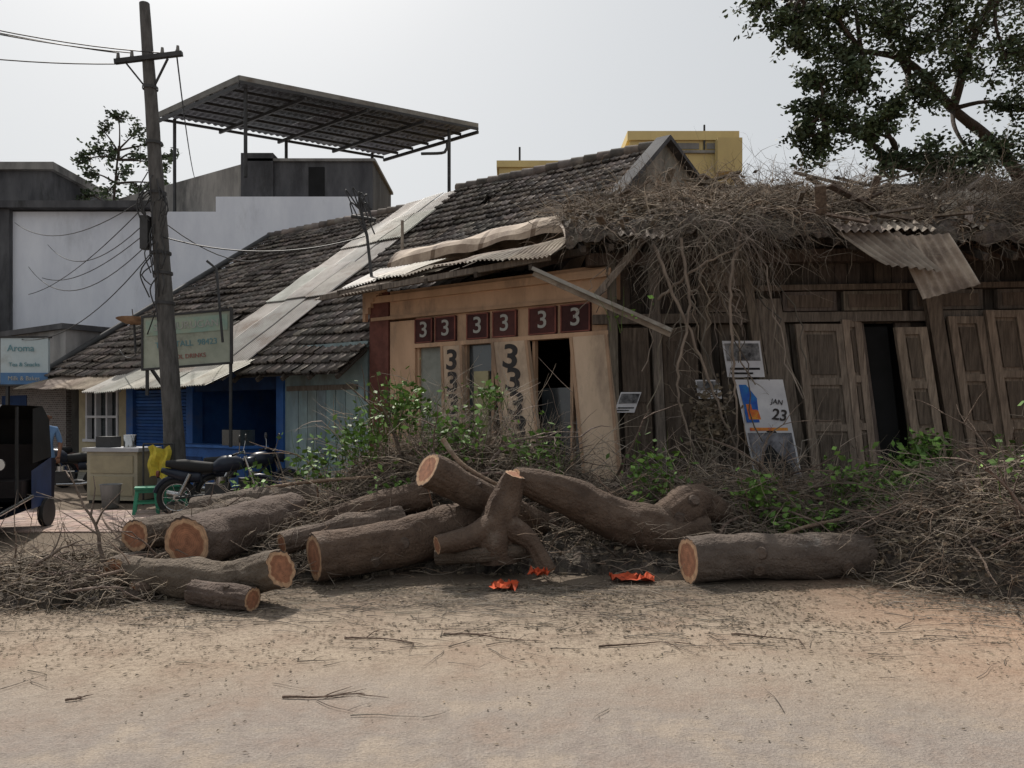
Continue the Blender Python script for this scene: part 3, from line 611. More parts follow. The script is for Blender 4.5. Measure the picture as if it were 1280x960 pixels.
for z0,x1,y1,z1,sg_ in ((5.2,-16.8,27.8,7.8,.7),(5.0,-17,27.8,6.6,.4),(4.8,-17.5,27.8,7,.9),(5.6,-18,27.8,8.6,.6),(5.5,-17.5,27.8,6.0,.3),(4.9,-2.7,14.1,4.9,.3),(5.3,-7.5,27.8,8.3,1.0),(3.6,-9.5,18.6,3.2,.5),(4.6,-12.8,20,3.6,.5)):
    P=PB.lerp(PT,z0/9.12); wire(P+V((-.1,-.1,0)),(x1,y1,z1),sg_,.012)
m.build('cables',up)
m=MB(); m.tube([(-5.5,14.6,3.0),(-5.62,14.6,4.4),(-5.8,14.6,4.55)],.025,steel); m.build('conduit_mast')
# ------------------------------------------------------------ twigs
def twig(mb,p,d,L_,r,mat,tint,segs=5,wig=.25,grav=0.0,n=3,branch=0):
    p=V(p); d=V(d).normalized(); pts=[p]; 
    for i in range(segs):
        d=(d+V((rr(-wig,wig),rr(-wig,wig),rr(-wig,wig)-grav))).normalized(); p=p+d*L_/segs
        if p.z<.012: p.z=.012; d.z=abs(d.z)*.3
        pts.append(p)
        if branch and i and R.random()<branch:
            twig(mb,p,d+V((rr(-1,1),rr(-1,1),rr(-.6,.8))),L_*.45,r*.55,mat,tint,3,wig,grav,3,0)
    mb.tube(pts,[r*(1-.75*i/segs) for i in range(segs+1)],mat,n=n,smooth=True,tint=tint)
def leaf(mb,p,s,mat,tint):
    a=V((rr(-1,1),rr(-1,1),rr(-.6,.6))).normalized(); b=a.cross(V((rr(-1,1),rr(-1,1),rr(-1,1)))).normalized()*s*.28; a=a*s*.5; p=V(p)
    mb.face([p-a,p-b,p+a,p+b],mat,tint)
mounds=[(-2.6,8.8,1.7,1.5,.60),(-.75,9.7,1.9,1.15,1.34),(2.6,9.4,2.8,1.2,.92),(5.35,7.75,1.85,1.25,1.16),(-4.0,7.3,1.2,.95,.27),(.6,8.7,2.6,1.0,.42)]
def mz(x,y,k=1.0):
    z=0
    for cx,cy,rx,ry,h in mounds:
        q=1-((x-cx)/rx)**2-((y-cy)/ry)**2
        if q>0: z=max(z,h*k*q**.6)
    return z
m=MB(); nx,ny=170,80; gd=[]
for j in range(ny+1):
    r_=[]
    for i in range(nx+1):
        x=-5.4+i*12.8/nx; y=6.2+j*5.2/ny; P=V((x,y,0)); z=mz(x,y,.62)
        z=z+ (.10*noise.noise(P*4)+.07*noise.noise(P*11)) if z>.02 else -.03
        r_.append(m.av((x,y,z)))
    gd.append(r_)
for j in range(ny):
    for i in range(nx): m.af([gd[j][i],gd[j][i+1],gd[j+1][i+1],gd[j+1][i]],litter,tg(.5,1.1),False)
cnt=(2000,2500,3000,3900,1100,800)
TT=[(1,1,1),(1.3,1.28,1.25),(.7,.67,.65),(1.0,.86,.76),(1.85,1.8,1.7),(.5,.47,.44)]
for mi_,((cx,cy,rx,ry,h),c) in enumerate(zip(mounds,cnt)):
    lm=.7 if mi_ in (0,4) else (.8 if mi_==3 else 1)
    for _ in range(c):
        a=rr(0,6.283); q=math.sqrt(R.random()); x=cx+rx*q*math.cos(a)*1.05; y=cy+ry*q*math.sin(a)*1.05
        top=mz(x,y); z=top*rr(.45,1.05)+rr(0,.06)
        az=rr(0,6.283); el=rr(-.35,.45)
        t=R.choice(TT); k=rr(.8,1.15)
        twig(m,(x,y,z),(math.cos(az),math.sin(az),el),rr(.25,.95)*lm,rr(.003,.0085),twigm,(t[0]*k,t[1]*k,t[2]*k),segs=6,wig=.38,grav=.06,branch=.32)
    for _ in range(int(c*.03)):
        a=rr(0,6.283); q=math.sqrt(R.random())*.9; x=cx+rx*q*math.cos(a); y=cy+ry*q*math.sin(a)
        twig(m,(x,y,mz(x,y)*.8),(rr(-1,1),rr(-.6,1),rr(-.1,.5)),rr(.7,1.4)*lm,rr(.010,.024),bark,tg(.9,1.8),segs=9,wig=.2,grav=.06,n=6,branch=.35)
    for _ in range(int(c*1.8)):
        a=rr(0,6.283); q=math.sqrt(R.random()); x=cx+rx*q*math.cos(a)*1.1; y=cy+ry*q*math.sin(a)*1.1
        leaf(m,(x,y,mz(x,y)*rr(.6,1.0)+.02),rr(.03,.08),drylf,tg(.5,1.5))
for _ in range(240):
    x=rr(-2.2,.7); y=rr(9.4,10.6); twig(m,(x,y,mz(x,y)*.8),(rr(-.7,.7),rr(-.4,.3),rr(.5,1.2)),rr(.5,1.15),rr(.005,.011),twigm,tg(.7,1.7),segs=7,wig=.22,grav=.06,n=4,branch=.55)
for _ in range(150):
    x=rr(1.5,7); y=rr(9.0,10.3); twig(m,(x,y,mz(x,y)*.7),(rr(-.9,.9),rr(-.4,.3),rr(.2,1.0)),rr(.5,1.1),rr(.005,.012),twigm,tg(.7,1.7),segs=7,wig=.22,grav=.06,n=4,branch=.55)
for pts,r0 in (([(2.35,7.7,.2),(2.9,7.9,.42),(3.6,8.3,.5),(4.1,8.6,.62)],.026),([(-.75,8.3,1.35),(-.55,8.2,1.1),(-.2,8.1,.9),(.1,8.2,.8)],.03),([(2.5,8.4,.2),(2.75,8.8,.55),(2.85,9.1,.85)],.02),([(-3.6,9.2,.6),(-2.6,9.0,.8),(-1.6,8.9,.9)],.028),([(4.3,7.2,.5),(4.9,6.9,.7),(5.5,6.9,.5)],.018)):
    c=catmull(pts,.08); m.tube(c,lerpl([r0,r0*.55],len(c)),bark,n=8,amp=.08,tint=(1.9,1.8,1.6))
m.build('brush_pile')
m=MB()
for _ in range(6400):
    x=rr(.75,9.6); y=ys(x)-.7+abs(R.gauss(0,1.7))
    if y>15.6 or (x<2.2 and y<11.6 and R.random()<.7) or (4.4<x<5.7 and y<10.9 and R.random()<.8): continue
    if noise.noise(V((x*1.3,y*1.3,4)))<rr(-.55,.1): continue
    z=rtop(x,y)+rr(.05,.28); t=R.choice(TT); k=rr(.7,1.1)
    twig(m,(x,y,z),(rr(-1,1),rr(-.8,.8),rr(-.15,.45)),rr(.25,.9),rr(.003,.010),twigm,(t[0]*k,t[1]*k*.98,t[2]*k*.96),segs=7,wig=.42,grav=.07,branch=.3)
for _ in range(520):
    x=rr(.9,9.0) if R.random()<.55 else rr(2.2,3.5); y=ys(x)-rr(.5,.9); near=2.2<x<3.5
    if 4.3<x<5.9 and R.random()<.8: continue
    twig(m,(x,y,rtop(x,y)+rr(-.05,.2)),(rr(-1,1),rr(-.5,0),rr(-.5,.3)),rr(.2,.8)*(1.7 if near else 1),rr(.003,.008),twigm,tg(.5,1.5),segs=9,wig=.38,grav=.2 if near else .12,branch=.3)
for _ in range(30):
    x=rr(2.1,3.4) if R.random()<.7 else rr(1.2,8); y=ys(x)-rr(.4,.9); z=rtop(x,y); L_=rr(1.0,3.0)*(1 if 2<x<3.5 else .45)
    pts=[V((x,y,z))]; dx=rr(-.04,.05)
    for i in range(14): pts.append(pts[-1]+V((rr(-.09,.09)+dx,rr(-.05,.05),-L_/14)))
    m.tube(pts,[rr(.005,.013)]*15,twigm,n=4,tint=tg(.5,1.4))
for pts in ([(1.9,10.3,3.9),(2.15,10.2,3.2),(2.5,10.2,2.4),(2.9,10.3,1.4),(3.3,10.4,.7)],[(3.1,10.4,4.1),(2.9,10.2,3.3),(2.95,10.2,2.2),(3.05,10.3,.9)],[(2.0,10.6,3.2),(2.5,10.3,3.6),(3.1,10.3,3.9)],[(2.3,10.4,4.0),(2.35,10.2,3.0),(2.2,10.2,2.0),(2.5,10.2,.9)]):
    c=catmull(pts,.1); m.tube([q+V((rr(-.02,.02),0,rr(-.02,.02))) for q in c],lerpl([.024,.012],len(c)),twigm,n=6,tint=(.95,.9,.88))
    for q in c[::2]: twig(m,q,(rr(-1,1),rr(-.5,.5),rr(-.8,.6)),rr(.2,.6),.006,twigm,tg(.6,1.4),wig=.35,grav=.1,branch=.4)
for _ in range(5500):
    x=rr(.8,9.6); y=ys(x)-.7+abs(R.gauss(0,1.7)); leaf(m,(x,y,rtop(x,y)+rr(.1,.3)),rr(.04,.11),drylf,tg(.35,1.5))
for _ in range(650):
    leaf(m,(2.72+R.gauss(0,.13),10.6+rr(-.2,.2),1.5+R.gauss(0,.24)),rr(.05,.13),drylf,tg(.5,1.4))
m.build('dead_creeper')
def shoots(name,list_):
    m=MB()
    for cx,cy,cz,r,n in list_:
        for _ in range(max(3,n//14)):
            x=cx+rr(-r,r);z=cz-r*.9; twig(m,(x,cy+rr(-r,r)*.5,z),(rr(-.4,.4),rr(-.3,.3),1),r*rr(1.2,2.2),.006,greenlf,(.8,.7,.6),segs=5)
        for _ in range(n): leaf(m,(cx+R.gauss(0,r*.5),cy+R.gauss(0,r*.4),cz+R.gauss(0,r*.45)),rr(.04,.12),greenlf,tg(.5,1.8))
    m.build(name)
shoots('green_shoots',[(-1.35,9.4,1.72,.38,420),(-1.85,9.3,1.35,.33,260),(-.25,9.5,1.85,.2,110),(-.7,9.2,1.4,.4,300),(.3,9.2,1.2,.35,170),(-2.3,9.2,1.05,.35,170),(2.75,8.6,.75,.24,170),(2.95,8.4,.45,.28,170),(5.15,9.5,1.2,.25,280),(4.6,9.0,.9,.38,280),(3.9,8.9,.82,.38,220),(6.2,9.2,.98,.3,150),(1.6,10.3,3.0,.3,14),(1.6,8.9,.95,.4,200),(4.2,8.5,.68,.35,150),(-3.1,9.2,.7,.35,110),(3.4,8.4,.5,.3,110),(-1.3,8.7,.75,.3,80),(4.9,7.4,1.1,.4,60)])
# ------------------------------------------------------------ logs
def log(pts,rads,c0=True,c1=True,tk=None):
    m=MB(); c=catmull(pts,.035); n=len(c)
    m.tube(c,lerpl(rads,n),bark,n=44,cap0=cut if c0 else bark,cap1=cut if c1 else bark,amp=.08,freq=3.0,groove=.018,tint=tk or tg(.8,1.1))
    for _ in range(3):
        q=R.choice(c[4:-4]) if len(c)>10 else c[1]; r=rads[0]; a=rr(-.6,1.2); d=V((rr(-.3,.3),-math.cos(a),math.sin(a))).normalized()
        m.tube([q+d*r*.7,q+d*(r+.015)],[r*.42,r*.24],bark,n=14,cap1=bark,amp=.1,tint=(.75,.75,.75))
    return m.build('cut_log')
log([(1.68,7.35,.225),(2.4,7.5,.235),(3.1,7.62,.22),(3.55,7.72,.2)],[.225,.215,.22,.20])
log([(-1.87,7.25,.26),(-1.3,7.62,.31),(-.78,7.95,.40),(-.3,8.3,.5)],[.215,.22,.235,.24],tk=(.85,.77,.70))
log([(-3.45,6.95,.17),(-2.7,6.72,.17),(-2.3,6.62,.2),(-1.93,6.42,.32)],[.15,.17,.17,.155])
log([(-2.12,6.28,.10),(-2.7,6.5,.11)],[.10,.10])
log([(-2.98,7.02,.44),(-2.8,7.7,.45),(-2.5,8.6,.5)],[.245,.25,.26])
log([(-3.58,7.3,.46),(-3.35,8.1,.45),(-3.0,9,.5)],[.15,.17,.18])
log([(-3.62,6.98,.19),(-3.4,7.7,.19)],[.12,.13])
log([(-3.3,6.68,.08),(-3.0,7.0,.09)],[.075,.08])
log([(-.85,7.7,1.07),(-.42,8.0,.80),(.08,8.35,.5),(.4,8.7,.3)],[.185,.17,.17,.16],tk=(.9,.83,.76))
log([(.02,7.72,.97),(.5,7.95,.80),(1.1,8.1,.52),(1.65,8.15,.38),(2.05,8.25,.36)],[.11,.20,.22,.25,.2],tk=(.8,.74,.68))
log([(1.45,8.3,.25),(1.7,8.2,.5),(2.0,8.35,.66),(2.35,8.6,.5)],[.22,.22,.2,.15],tk=(.8,.73,.67))
log([(-2.1,8.5,.42),(-1.5,8.5,.58),(-.92,8.55,.74)],[.14,.16,.17],tk=(.8,.73,.67))
log([(-3.7,8.9,.5),(-3.0,9.0,.6),(-2.3,9.1,.65)],[.15,.15,.13])
log([(-2.25,7.5,.35),(-1.75,7.9,.45),(-1.2,8.3,.5)],[.10,.12,.12])
log([(-.75,7.55,.22),(-.3,7.5,.25),(.2,7.6,.28)],[.07,.08,.08])
m=MB()
c=catmull([(-.12,7.62,.15),(-.14,7.62,.5),(-.05,7.66,.8),(.03,7.62,1.02)],.04); m.tube(c,lerpl([.21,.19,.16,.10],len(c)),bark,n=36,amp=.18,groove=.03,cap1=cut,tint=(.85,.77,.7))
c=catmull([(-.1,7.6,.6),(-.4,7.5,.42),(-.72,7.35,.36)],.04); m.tube(c,lerpl([.13,.10,.09],len(c)),bark,n=24,amp=.14,groove=.02,cap1=cut,tint=(.85,.77,.7))
c=catmull([(-.1,7.6,.55),(.2,7.5,.35),(.35,7.4,.1)],.04); m.tube(c,lerpl([.13,.10,.09],len(c)),bark,n=24,amp=.17,groove=.02,cap1=cut,tint=(.85,.77,.7))
m.build('forked_stump')
m=MB()
for cx,cy,w,dp,zb in ((-.08,7.05,.13,.10,.02),(1.15,7.4,.2,.12,.02),(.25,7.25,.08,.06,.10)):
    for i in range(9):
        for j in range(6):
            P=lambda i,j:V((cx-w+2*w*i/9+.05*noise.noise(V((i*.5,j*.6,cx*7))),cy-dp+2*dp*j/6+.06*noise.noise(V((j*.7,i*.6,cx*3))),max(.01,zb+.03+.08*noise.noise(V((cx*9+i*.9,j*.9,1))))))
            m.af([m.av(P(i,j)),m.av(P(i+1,j)),m.av(P(i+1,j+1)),m.av(P(i,j+1))],orange,tg(.7,1.1),True)
m.build('orange_cloth')
m=MB()
for _ in range(26000):
    y=7.3-abs(R.gauss(0,1.25)); x=rr(-5.0,6.0)
    if y<2.9: continue
    if noise.noise(V((x*.8,y*1.2,7)))+.6*noise.noise(V((x*3,y*3,1)))<rr(-.45,.5): continue
    s=rr(.005,.026)*(.5+.5*min(1,(y-3)/3.5)); a=rr(0,6.28); dx,dy=math.cos(a)*s,math.sin(a)*s; z=.004+rr(0,.005)
    m.face([(x-dx,y-dy,z),(x+dy*.4,y-dx*.4,z+.004),(x+dx,y+dy,z),(x-dy*.4,y+dx*.4,z+rr(0,.008))],drylf,tg(.3,1.9))
for _ in range(3000):
    y=7.2-abs(R.gauss(0,.95)); x=rr(-4.8,5.6)
    if y<3.4: continue
    if noise.noise(V((x*.6,y,2)))<rr(-.4,.3): continue
    a=R.gauss(0,.6); twig(m,(x,y,.010),(math.cos(a),math.sin(a),0),rr(.05,.45),rr(.0015,.005),twigm,tg(.4,1.4),segs=5,wig=.25,grav=.3,branch=.2)
for x,y,a,L_ in ((-1.3,4.35,.05,.5),(-.5,5.6,-.1,.7),(.6,5.3,.3,.6),(-1.2,5.5,.1,.6),(-2.5,4.3,.3,.12),(1.6,5.6,.2,.5)):
    twig(m,(x,y,.010),(math.cos(a),math.sin(a),0),L_,.008,bark,(1,.9,.85),segs=10,wig=.25,grav=.5,n=5,branch=.25)
m.build('ground_litter')
# ------------------------------------------------------------ trees
def tree(name,limbs,clumps,trunk,leafs,ls,mat,rT=.3,dens=1):
    e=empty(name); m=MB(); c=catmull(trunk,.3); m.tube(c,lerpl([rT,rT*.6],len(c)),bark,n=14,amp=.06,tint=(.55,.55,.55))
    lf=MB()
    for (x,y,z,r) in clumps:
        C=V((x,y,z)); A=min(limbs,key=lambda q:(V(q)-C).length+ (1 if V(q).x<C.x else 0)); A=V(A)
        mid=A.lerp(C,.5)+V((rr(-.2,.2),rr(-.2,.2),rr(.0,.3))); c=catmull([A,mid,C],.15); m.tube(c,lerpl([.05,.018],len(c)),bark,n=6,tint=(.5,.5,.5))
        for k in range(int(9*dens)):
            d=V((R.gauss(0,1),R.gauss(0,1),R.gauss(0,.75))).normalized(); E=C+d*r*rr(.5,1.35); st=C.lerp(A,rr(0,.25)); md=st.lerp(E,.5)+V((0,0,.08))
            m.tube([st,md,E],[.014,.009,.004],bark,n=4,tint=(.5,.5,.5))
            tt=rr(.55,1.5)
            for q in range(leafs):
                u=rr(.2,1.15); P=(st.lerp(md,u*2) if u<.5 else md.lerp(E,u*2-1))+V((R.gauss(0,.10),R.gauss(0,.10),R.gauss(0,.07)))*(r/.5)
                k_=tt*rr(.7,1.3); leaf(lf,P,rr(ls*.7,ls*1.3),mat,(k_,k_,k_*rr(.8,1.1)))
    for a,b,r in LIMB: 
        c=catmull([a,V(a).lerp(V(b),.5)+V((0,0,.35)),b],.2); m.tube(c,lerpl([r,r*.5],len(c)),bark,n=10,amp=.05,tint=(.5,.5,.5))
    m.build('branches',e); lf.build('foliage',e)
LIMB=[((11.2,16,5.5),(8.6,15,7.6),.16),((8.6,15,7.6),(6.5,14.3,8.4),.09),((11.2,16,5.5),(7.2,14.4,6.3),.13),((8.6,15,7.6),(9.0,14,9.6),.09),((7.2,14.4,6.3),(5.4,14,6.7),.06),((6.5,14.3,8.4),(5.0,14,9.1),.06),((11.2,16,5.5),(12.5,15,9),.14)]
lim=[(8.6,15,7.6),(6.5,14.3,8.4),(7.2,14.4,6.6),(9.0,14,9.6),(5.7,14,6.8),(5.3,14,9.0),(7.6,14.7,8.1),(8.0,14.6,6.2),(12.5,15,9)]
cl=[(4.55,14,9.15,.42),(5.0,14,8.75,.4),(5.35,14.2,9.0,.45),(5.15,13.8,8.25,.36),(5.9,14,9.0,.5),(5.95,14.2,8.3,.5),(5.6,14,7.75,.4),(5.4,14,7.15,.4),(5.85,13.8,7.0,.45),(5.65,14.2,6.45,.42),(5.3,14,6.75,.3),(6.25,14,7.5,.45),(6.4,14.3,8.0,.5),(6.75,14,8.7,.55),(7.3,14,8.4,.55),(7.1,14.4,9.1,.5),(7.85,14,8.9,.6),(8.5,14.2,8.6,.6),(9.0,14,8.1,.6),(8.2,14,7.9,.5),(7.4,14,7.5,.42),(6.9,14,7.2,.35),(7.4,13.8,6.25,.45),(7.9,14.1,6.05,.5),(8.5,14,6.15,.5),(6.9,14.2,6.2,.35),(6.6,14,6.75,.35),(9.1,14.3,6.5,.5),(9.3,14,7.2,.45),(8.6,14.3,5.75,.45),(9.3,14,9.2,.7),(8.3,14.3,9.7,.7),(7,14.2,9.9,.7),(5.8,14.3,9.9,.6),(10.3,15,8.5,.8),(10.6,15,7,.8),(11.5,15,9.6,.9),(12.5,15.5,8.6,.9),(13,16,10,.9),(11,16.5,10.5,.9),(9.6,15.5,10.4,.8),(13.5,16,7.5,.8)]
tree('rain_tree',lim,cl,[(11.9,16.6,0),(11.7,16.4,2.5),(11.2,16,5.5)],58,.10,treelf,dens=1.5)
LIMB=[((-17.3,33,8),(-16.9,33,13.2),.07)]
lim=[(-17.3,33,10.3),(-17.0,33,11.6),(-16.9,33,12.6),(-16.95,33,13)]
cl=[(-16.9,33,14.6,.45),(-17.6,33,13.9,.5),(-16.2,33,13.7,.5),(-17.9,33,13,.55),(-16.0,33,12.8,.5),(-17.2,33,12.8,.5),(-15.3,33,12.4,.45),(-18.2,33,12,.55),(-16.6,33,12,.55),(-15.4,33,13.3,.35),(-17.4,33,11.2,.6),(-15.9,33,11.3,.5),(-18.4,33,11.1,.5),(-15.0,33,11.6,.4),(-14.6,33,12.6,.4),(-18.5,33,12.6,.4)]
tree('slender_tree',lim,cl,[(-17.5,33,0),(-17.3,33,8)],15,.19,treelf,rT=.16,dens=1.2)
LIMB=[((7.0,19,2),(6.8,19,6),.08),((8.3,19,2),(9,19,6.5),.1)]
lim=[(6.8,19,6),(9,19,6.5)]; cl=[(rr(5.6,11),19+rr(-.5,.5),rr(5.9,7.1),rr(.4,.7)) for _ in range(14)]
tree('bare_tree',lim,cl,[(7.5,19,0),(7.5,19,2.5)],7,.12,drylf,rT=.2,dens=1.6)
# ------------------------------------------------------------ street things
def placer(x,y,ang):
    ca,sa=math.cos(ang),math.sin(ang)
    return lambda p:V((x+p[0]*ca-p[1]*sa,y+p[0]*sa+p[1]*ca,p[2]))
def ring(m,c,r,rt,mat,n=28):
    pts=[V((c[0]+r*math.cos(a*2*math.pi/n),c[1],c[2]+r*math.sin(a*2*math.pi/n))) for a in range(n+1)]; m.tube(pts,rt,mat,n=8)
def motorbike(x,y,ang,paint):
    m=MB(); m.xf=placer(x,y,ang)
    for wx in (-.62,.64):
        ring(m,(wx,0,.30),.26,.045,rubber); ring(m,(wx,0,.30),.215,.012,chrome)
        for k in range(10):
            a=k*.628; m.tube([(wx,0,.3),(wx+.21*math.cos(a),0,.3+.21*math.sin(a))],.004,chrome,n=3)
        m.tube([(wx,-.05,.3),(wx,.05,.3)],.05,chrome,n=10,cap0=chrome,cap1=chrome)
    for sy in (-.08,.08):
        m.tube([(.64,sy,.3),(.50,sy,.72),(.42,sy,.95)],.022,chrome,n=6); m.tube([(-.62,sy*1.3,.3),(-.1,sy*1.3,.34)],.02,steel,n=6); m.tube([(-.55,sy*1.4,.35),(-.4,sy*1.4,.68)],.03,chrome,n=8)
    m.tube([(.42,0,.88),(.05,0,.48),(-.2,0,.32)],.025,steel); m.tube([(.40,0,.84),(-.2,0,.68),(-.7,0,.72)],.025,steel)
    c=catmull([(.40,0,.80),(.28,0,.84),(.1,0,.82),(-.08,0,.74)],.04); m.tube(c,lerpl([.06,.13,.14,.07],len(c)),paint,n=14,cap0=paint,cap1=paint)
    c=catmull([(-.05,0,.77),(-.3,0,.78),(-.6,0,.82),(-.78,0,.84)],.05); m.tube(c,lerpl([.08,.10,.10,.05],len(c)),rubber,n=12,cap0=rubber,cap1=rubber)
    c=catmull([(-.25,0,.62),(-.5,0,.64),(-.85,0,.74)],.05); m.tube(c,lerpl([.09,.1,.04],len(c)),paint,n=12,cap0=paint,cap1=paint)
    m.box(-.18,.18,-.1,.1,.26,.52,steel); m.tube([(.05,-.02,.5),(.05,-.02,.62)],.09,chrome,n=10)
    m.tube([(.12,.12,.28),(-.3,.14,.27),(-.8,.16,.36)],[.02,.03,.045],chrome,n=8,cap1=chrome)
    m.tube([(.30,-.36,.98),(.38,-.2,1.02),(.42,0,.98),(.38,.2,1.02),(.30,.36,.98)],.014,chrome); 
    for sy in (-1,1):
        m.tube([(.28,sy*.40,.98),(.33,sy*.28,1.0)],.02,rubber); m.tube([(.36,sy*.25,1.02),(.38,sy*.32,1.16),(.38,sy*.36,1.22)],.007,chrome,n=4); m.tube([(.375,sy*.37,1.24),(.395,sy*.37,1.24)],.06,steel,n=14,cap0=chrome,cap1=steel)
    m.tube([(.46,0,.86),(.58,0,.86)],[.07,.095],paint,n=14,cap1=chrome)
    pts=[V((.64+.33*math.cos(a),0,.30+.33*math.sin(a))) for a in [0.3+k*.25 for k in range(9)]]; m.tube(pts,.035,paint,n=6)
    pts=[V((-.62+.33*math.cos(a),0,.30+.33*math.sin(a))) for a in [.9+k*.25 for k in range(9)]]; m.tube(pts,.04,paint,n=6)
    m.tube([(-.88,0,.68),(-.92,0,.68)],.05,redb,n=10,cap1=redb)
    m.build('motorcycle')
motorbike(-8.75,15.0,math.radians(205),tkm); motorbike(-4.75,12.4,math.radians(12),tkm); motorbike(-10.3,16.6,math.radians(240),redb); motorbike(-4.6,13.5,math.radians(35),tkm)
a=MB(); a.xf=placer(-7.05,9.9,math.radians(-75))
def slab(lo,mat,w=.62,tint=(1,1,1)):
    n=len(lo); L_=[a.av((x,-w,z)) for x,z in lo]; R_=[a.av((x,w,z)) for x,z in lo]
    for i in range(n-1): a.af([L_[i],L_[i+1],R_[i+1],R_[i]],mat,tint,False)
slab([(.9,1.60),(.6,1.74),(-.9,1.74),(-1.2,1.55),(-1.3,1.0)],rubber); slab([(-1.3,1.0),(-1.3,.35),(.6,.32)],tkm)
for sy in (-.62,.62):
    a.face([(-1.3,sy,.35),(-.45,sy,.32),(-.45,sy,.85),(-1.3,sy,1.0)],tkm,(2,2.6,4)); a.face([(-1.3,sy,1.0),(-.5,sy,.95),(-.5,sy,1.7),(-.9,sy,1.74),(-1.2,sy,1.55)],rubber)
    a.tube([(.95,sy*.95,.9),(.88,sy,1.6)],.025,steel); a.tube([(.1,sy,.4),(.1,sy,1.72)],.02,steel); a.tube([(-.45,sy,.5),(.8,sy,.38)],.03,chrome)
    a.tube([(-1.0,sy*.98,.22),(-.99,sy*1.1,.22)],.2,rubber,n=20,cap1=steel,cap0=steel); a.tube([(1.0,sy*.8,.95),(1.02,sy*1.15,1.0)],.01,steel); a.tube([(1.02,sy*1.18,1.02),(1.05,sy*1.18,1.02)],.07,steel,n=12,cap1=chrome)
c=catmull([(.7,0,.5),(1.0,0,.55),(1.22,0,.6),(1.36,0,.62)],.06); a.tube(c,lerpl([.6,.52,.38,.12],len(c)),tkm,n=18,cap1=tkm,tint=(2,2.6,4))
a.box(1.30,1.38,-.52,.52,.68,.73,ycloth,tint=(.8,.8,.8)); a.box(1.30,1.375,-.52,.52,.58,.63,orange); a.tube([(1.36,0,.86),(1.42,0,.86)],.09,chrome,n=14,cap1=paper); a.box(1.2,1.34,-.5,.5,.42,.50,paper)
a.face([(1.02,-.55,.95),(1.02,.55,.95),(.9,.55,1.58),(.9,-.55,1.58)],glass); a.box(.86,.98,-.6,.6,1.56,1.64,tkm,tint=(2,2.6,4))
a.tube([(1.15,-.06,.2),(1.15,.06,.2)],.2,rubber,n=20,cap0=steel,cap1=steel); a.box(-1.0,-.3,-.55,.55,.5,.72,rubber,tint=(1.5,1.2,1.2)); a.box(-1.15,-.95,-.55,.55,.7,1.2,rubber,tint=(1.5,1.2,1.2)); a.box(.1,.4,-.2,.2,.5,.7,rubber)
a.build('auto_rickshaw')
m=MB(); m.xf=placer(-7.25,14.3,math.radians(-8))
m.box(-.5,.5,-.3,.3,.06,.95,cream,tint=(1.05,1.1,1.2)); m.box(-.56,.56,-.36,.36,.95,1.02,paper,tint=(.75,.75,.75)); m.box(-.42,.42,-.32,-.3,.15,.5,cream); m.box(-.42,.42,-.32,-.3,.56,.88,cream)
for dx in (-.45,.45): m.box(dx-.03,dx+.03,-.28,.28,0,.06,steel)
m.box(-.4,-.1,-.2,.1,1.02,1.22,steel); m.tube([(.15,0,1.02),(.15,0,1.25)],.11,chrome,n=16,cap1=chrome); m.build('tea_counter')
m=MB(); m.xf=placer(-6.95,13.3,0); c=[(0,0,.01),(0,0,.40),(0,0,.42)]; m.tube(c,[.13,.17,.185],conc,n=20,cap0=conc,tint=(1.8,1.9,2)); m.tube([(0,0,.36),(0,0,.365)],.15,dark,n=18,cap1=dark)
m.tube(catmull([(-.17,0,.4),(-.1,-.1,.28),(.1,-.1,.28),(.17,0,.4)],.04),.006,steel,n=4); m.build('bucket')
for X,Y in ((-5.95,12.5),(-5.65,12.9)):
    m=MB(); m.xf=placer(X,Y,.4); m.box(-.17,.17,-.17,.17,.42,.45,gplas); m.box(-.15,.15,-.15,.15,.36,.42,gplas,tint=(.7,.7,.7))
    for a1 in (-1,1):
        for b1 in (-1,1): m.beam((a1*.13,b1*.13,.42),(a1*.18,b1*.18,0),.05,.03,gplas)
    m.beam((-.15,-.16,.2),(.15,-.16,.2),.02,.03,gplas); m.beam((-.15,.16,.2),(.15,.16,.2),.02,.03,gplas); m.build('plastic_stool')
m=MB()
for i in range(8):
    for j in range(10):
        P=lambda i,j:V((-6.5+i*.05+.03*math.sin(j*.8),13.7+.05*math.sin(i*1.5+j*.3),1.05-j*.055+ .04*math.sin(i*.9)))
        m.af([m.av(P(i,j)),m.av(P(i+1,j)),m.av(P(i+1,j+1)),m.av(P(i,j+1))],ycloth,tg(.85,1.1),True)
m.tube([(-6.6,13.75,1.1),(-6.05,13.75,1.1)],.015,steel); m.tube([(-6.6,13.75,1.1),(-6.6,13.75,0)],.018,steel); m.tube([(-6.05,13.75,1.1),(-6.05,13.75,0)],.018,steel)
m.build('yellow_cloth_on_rail')
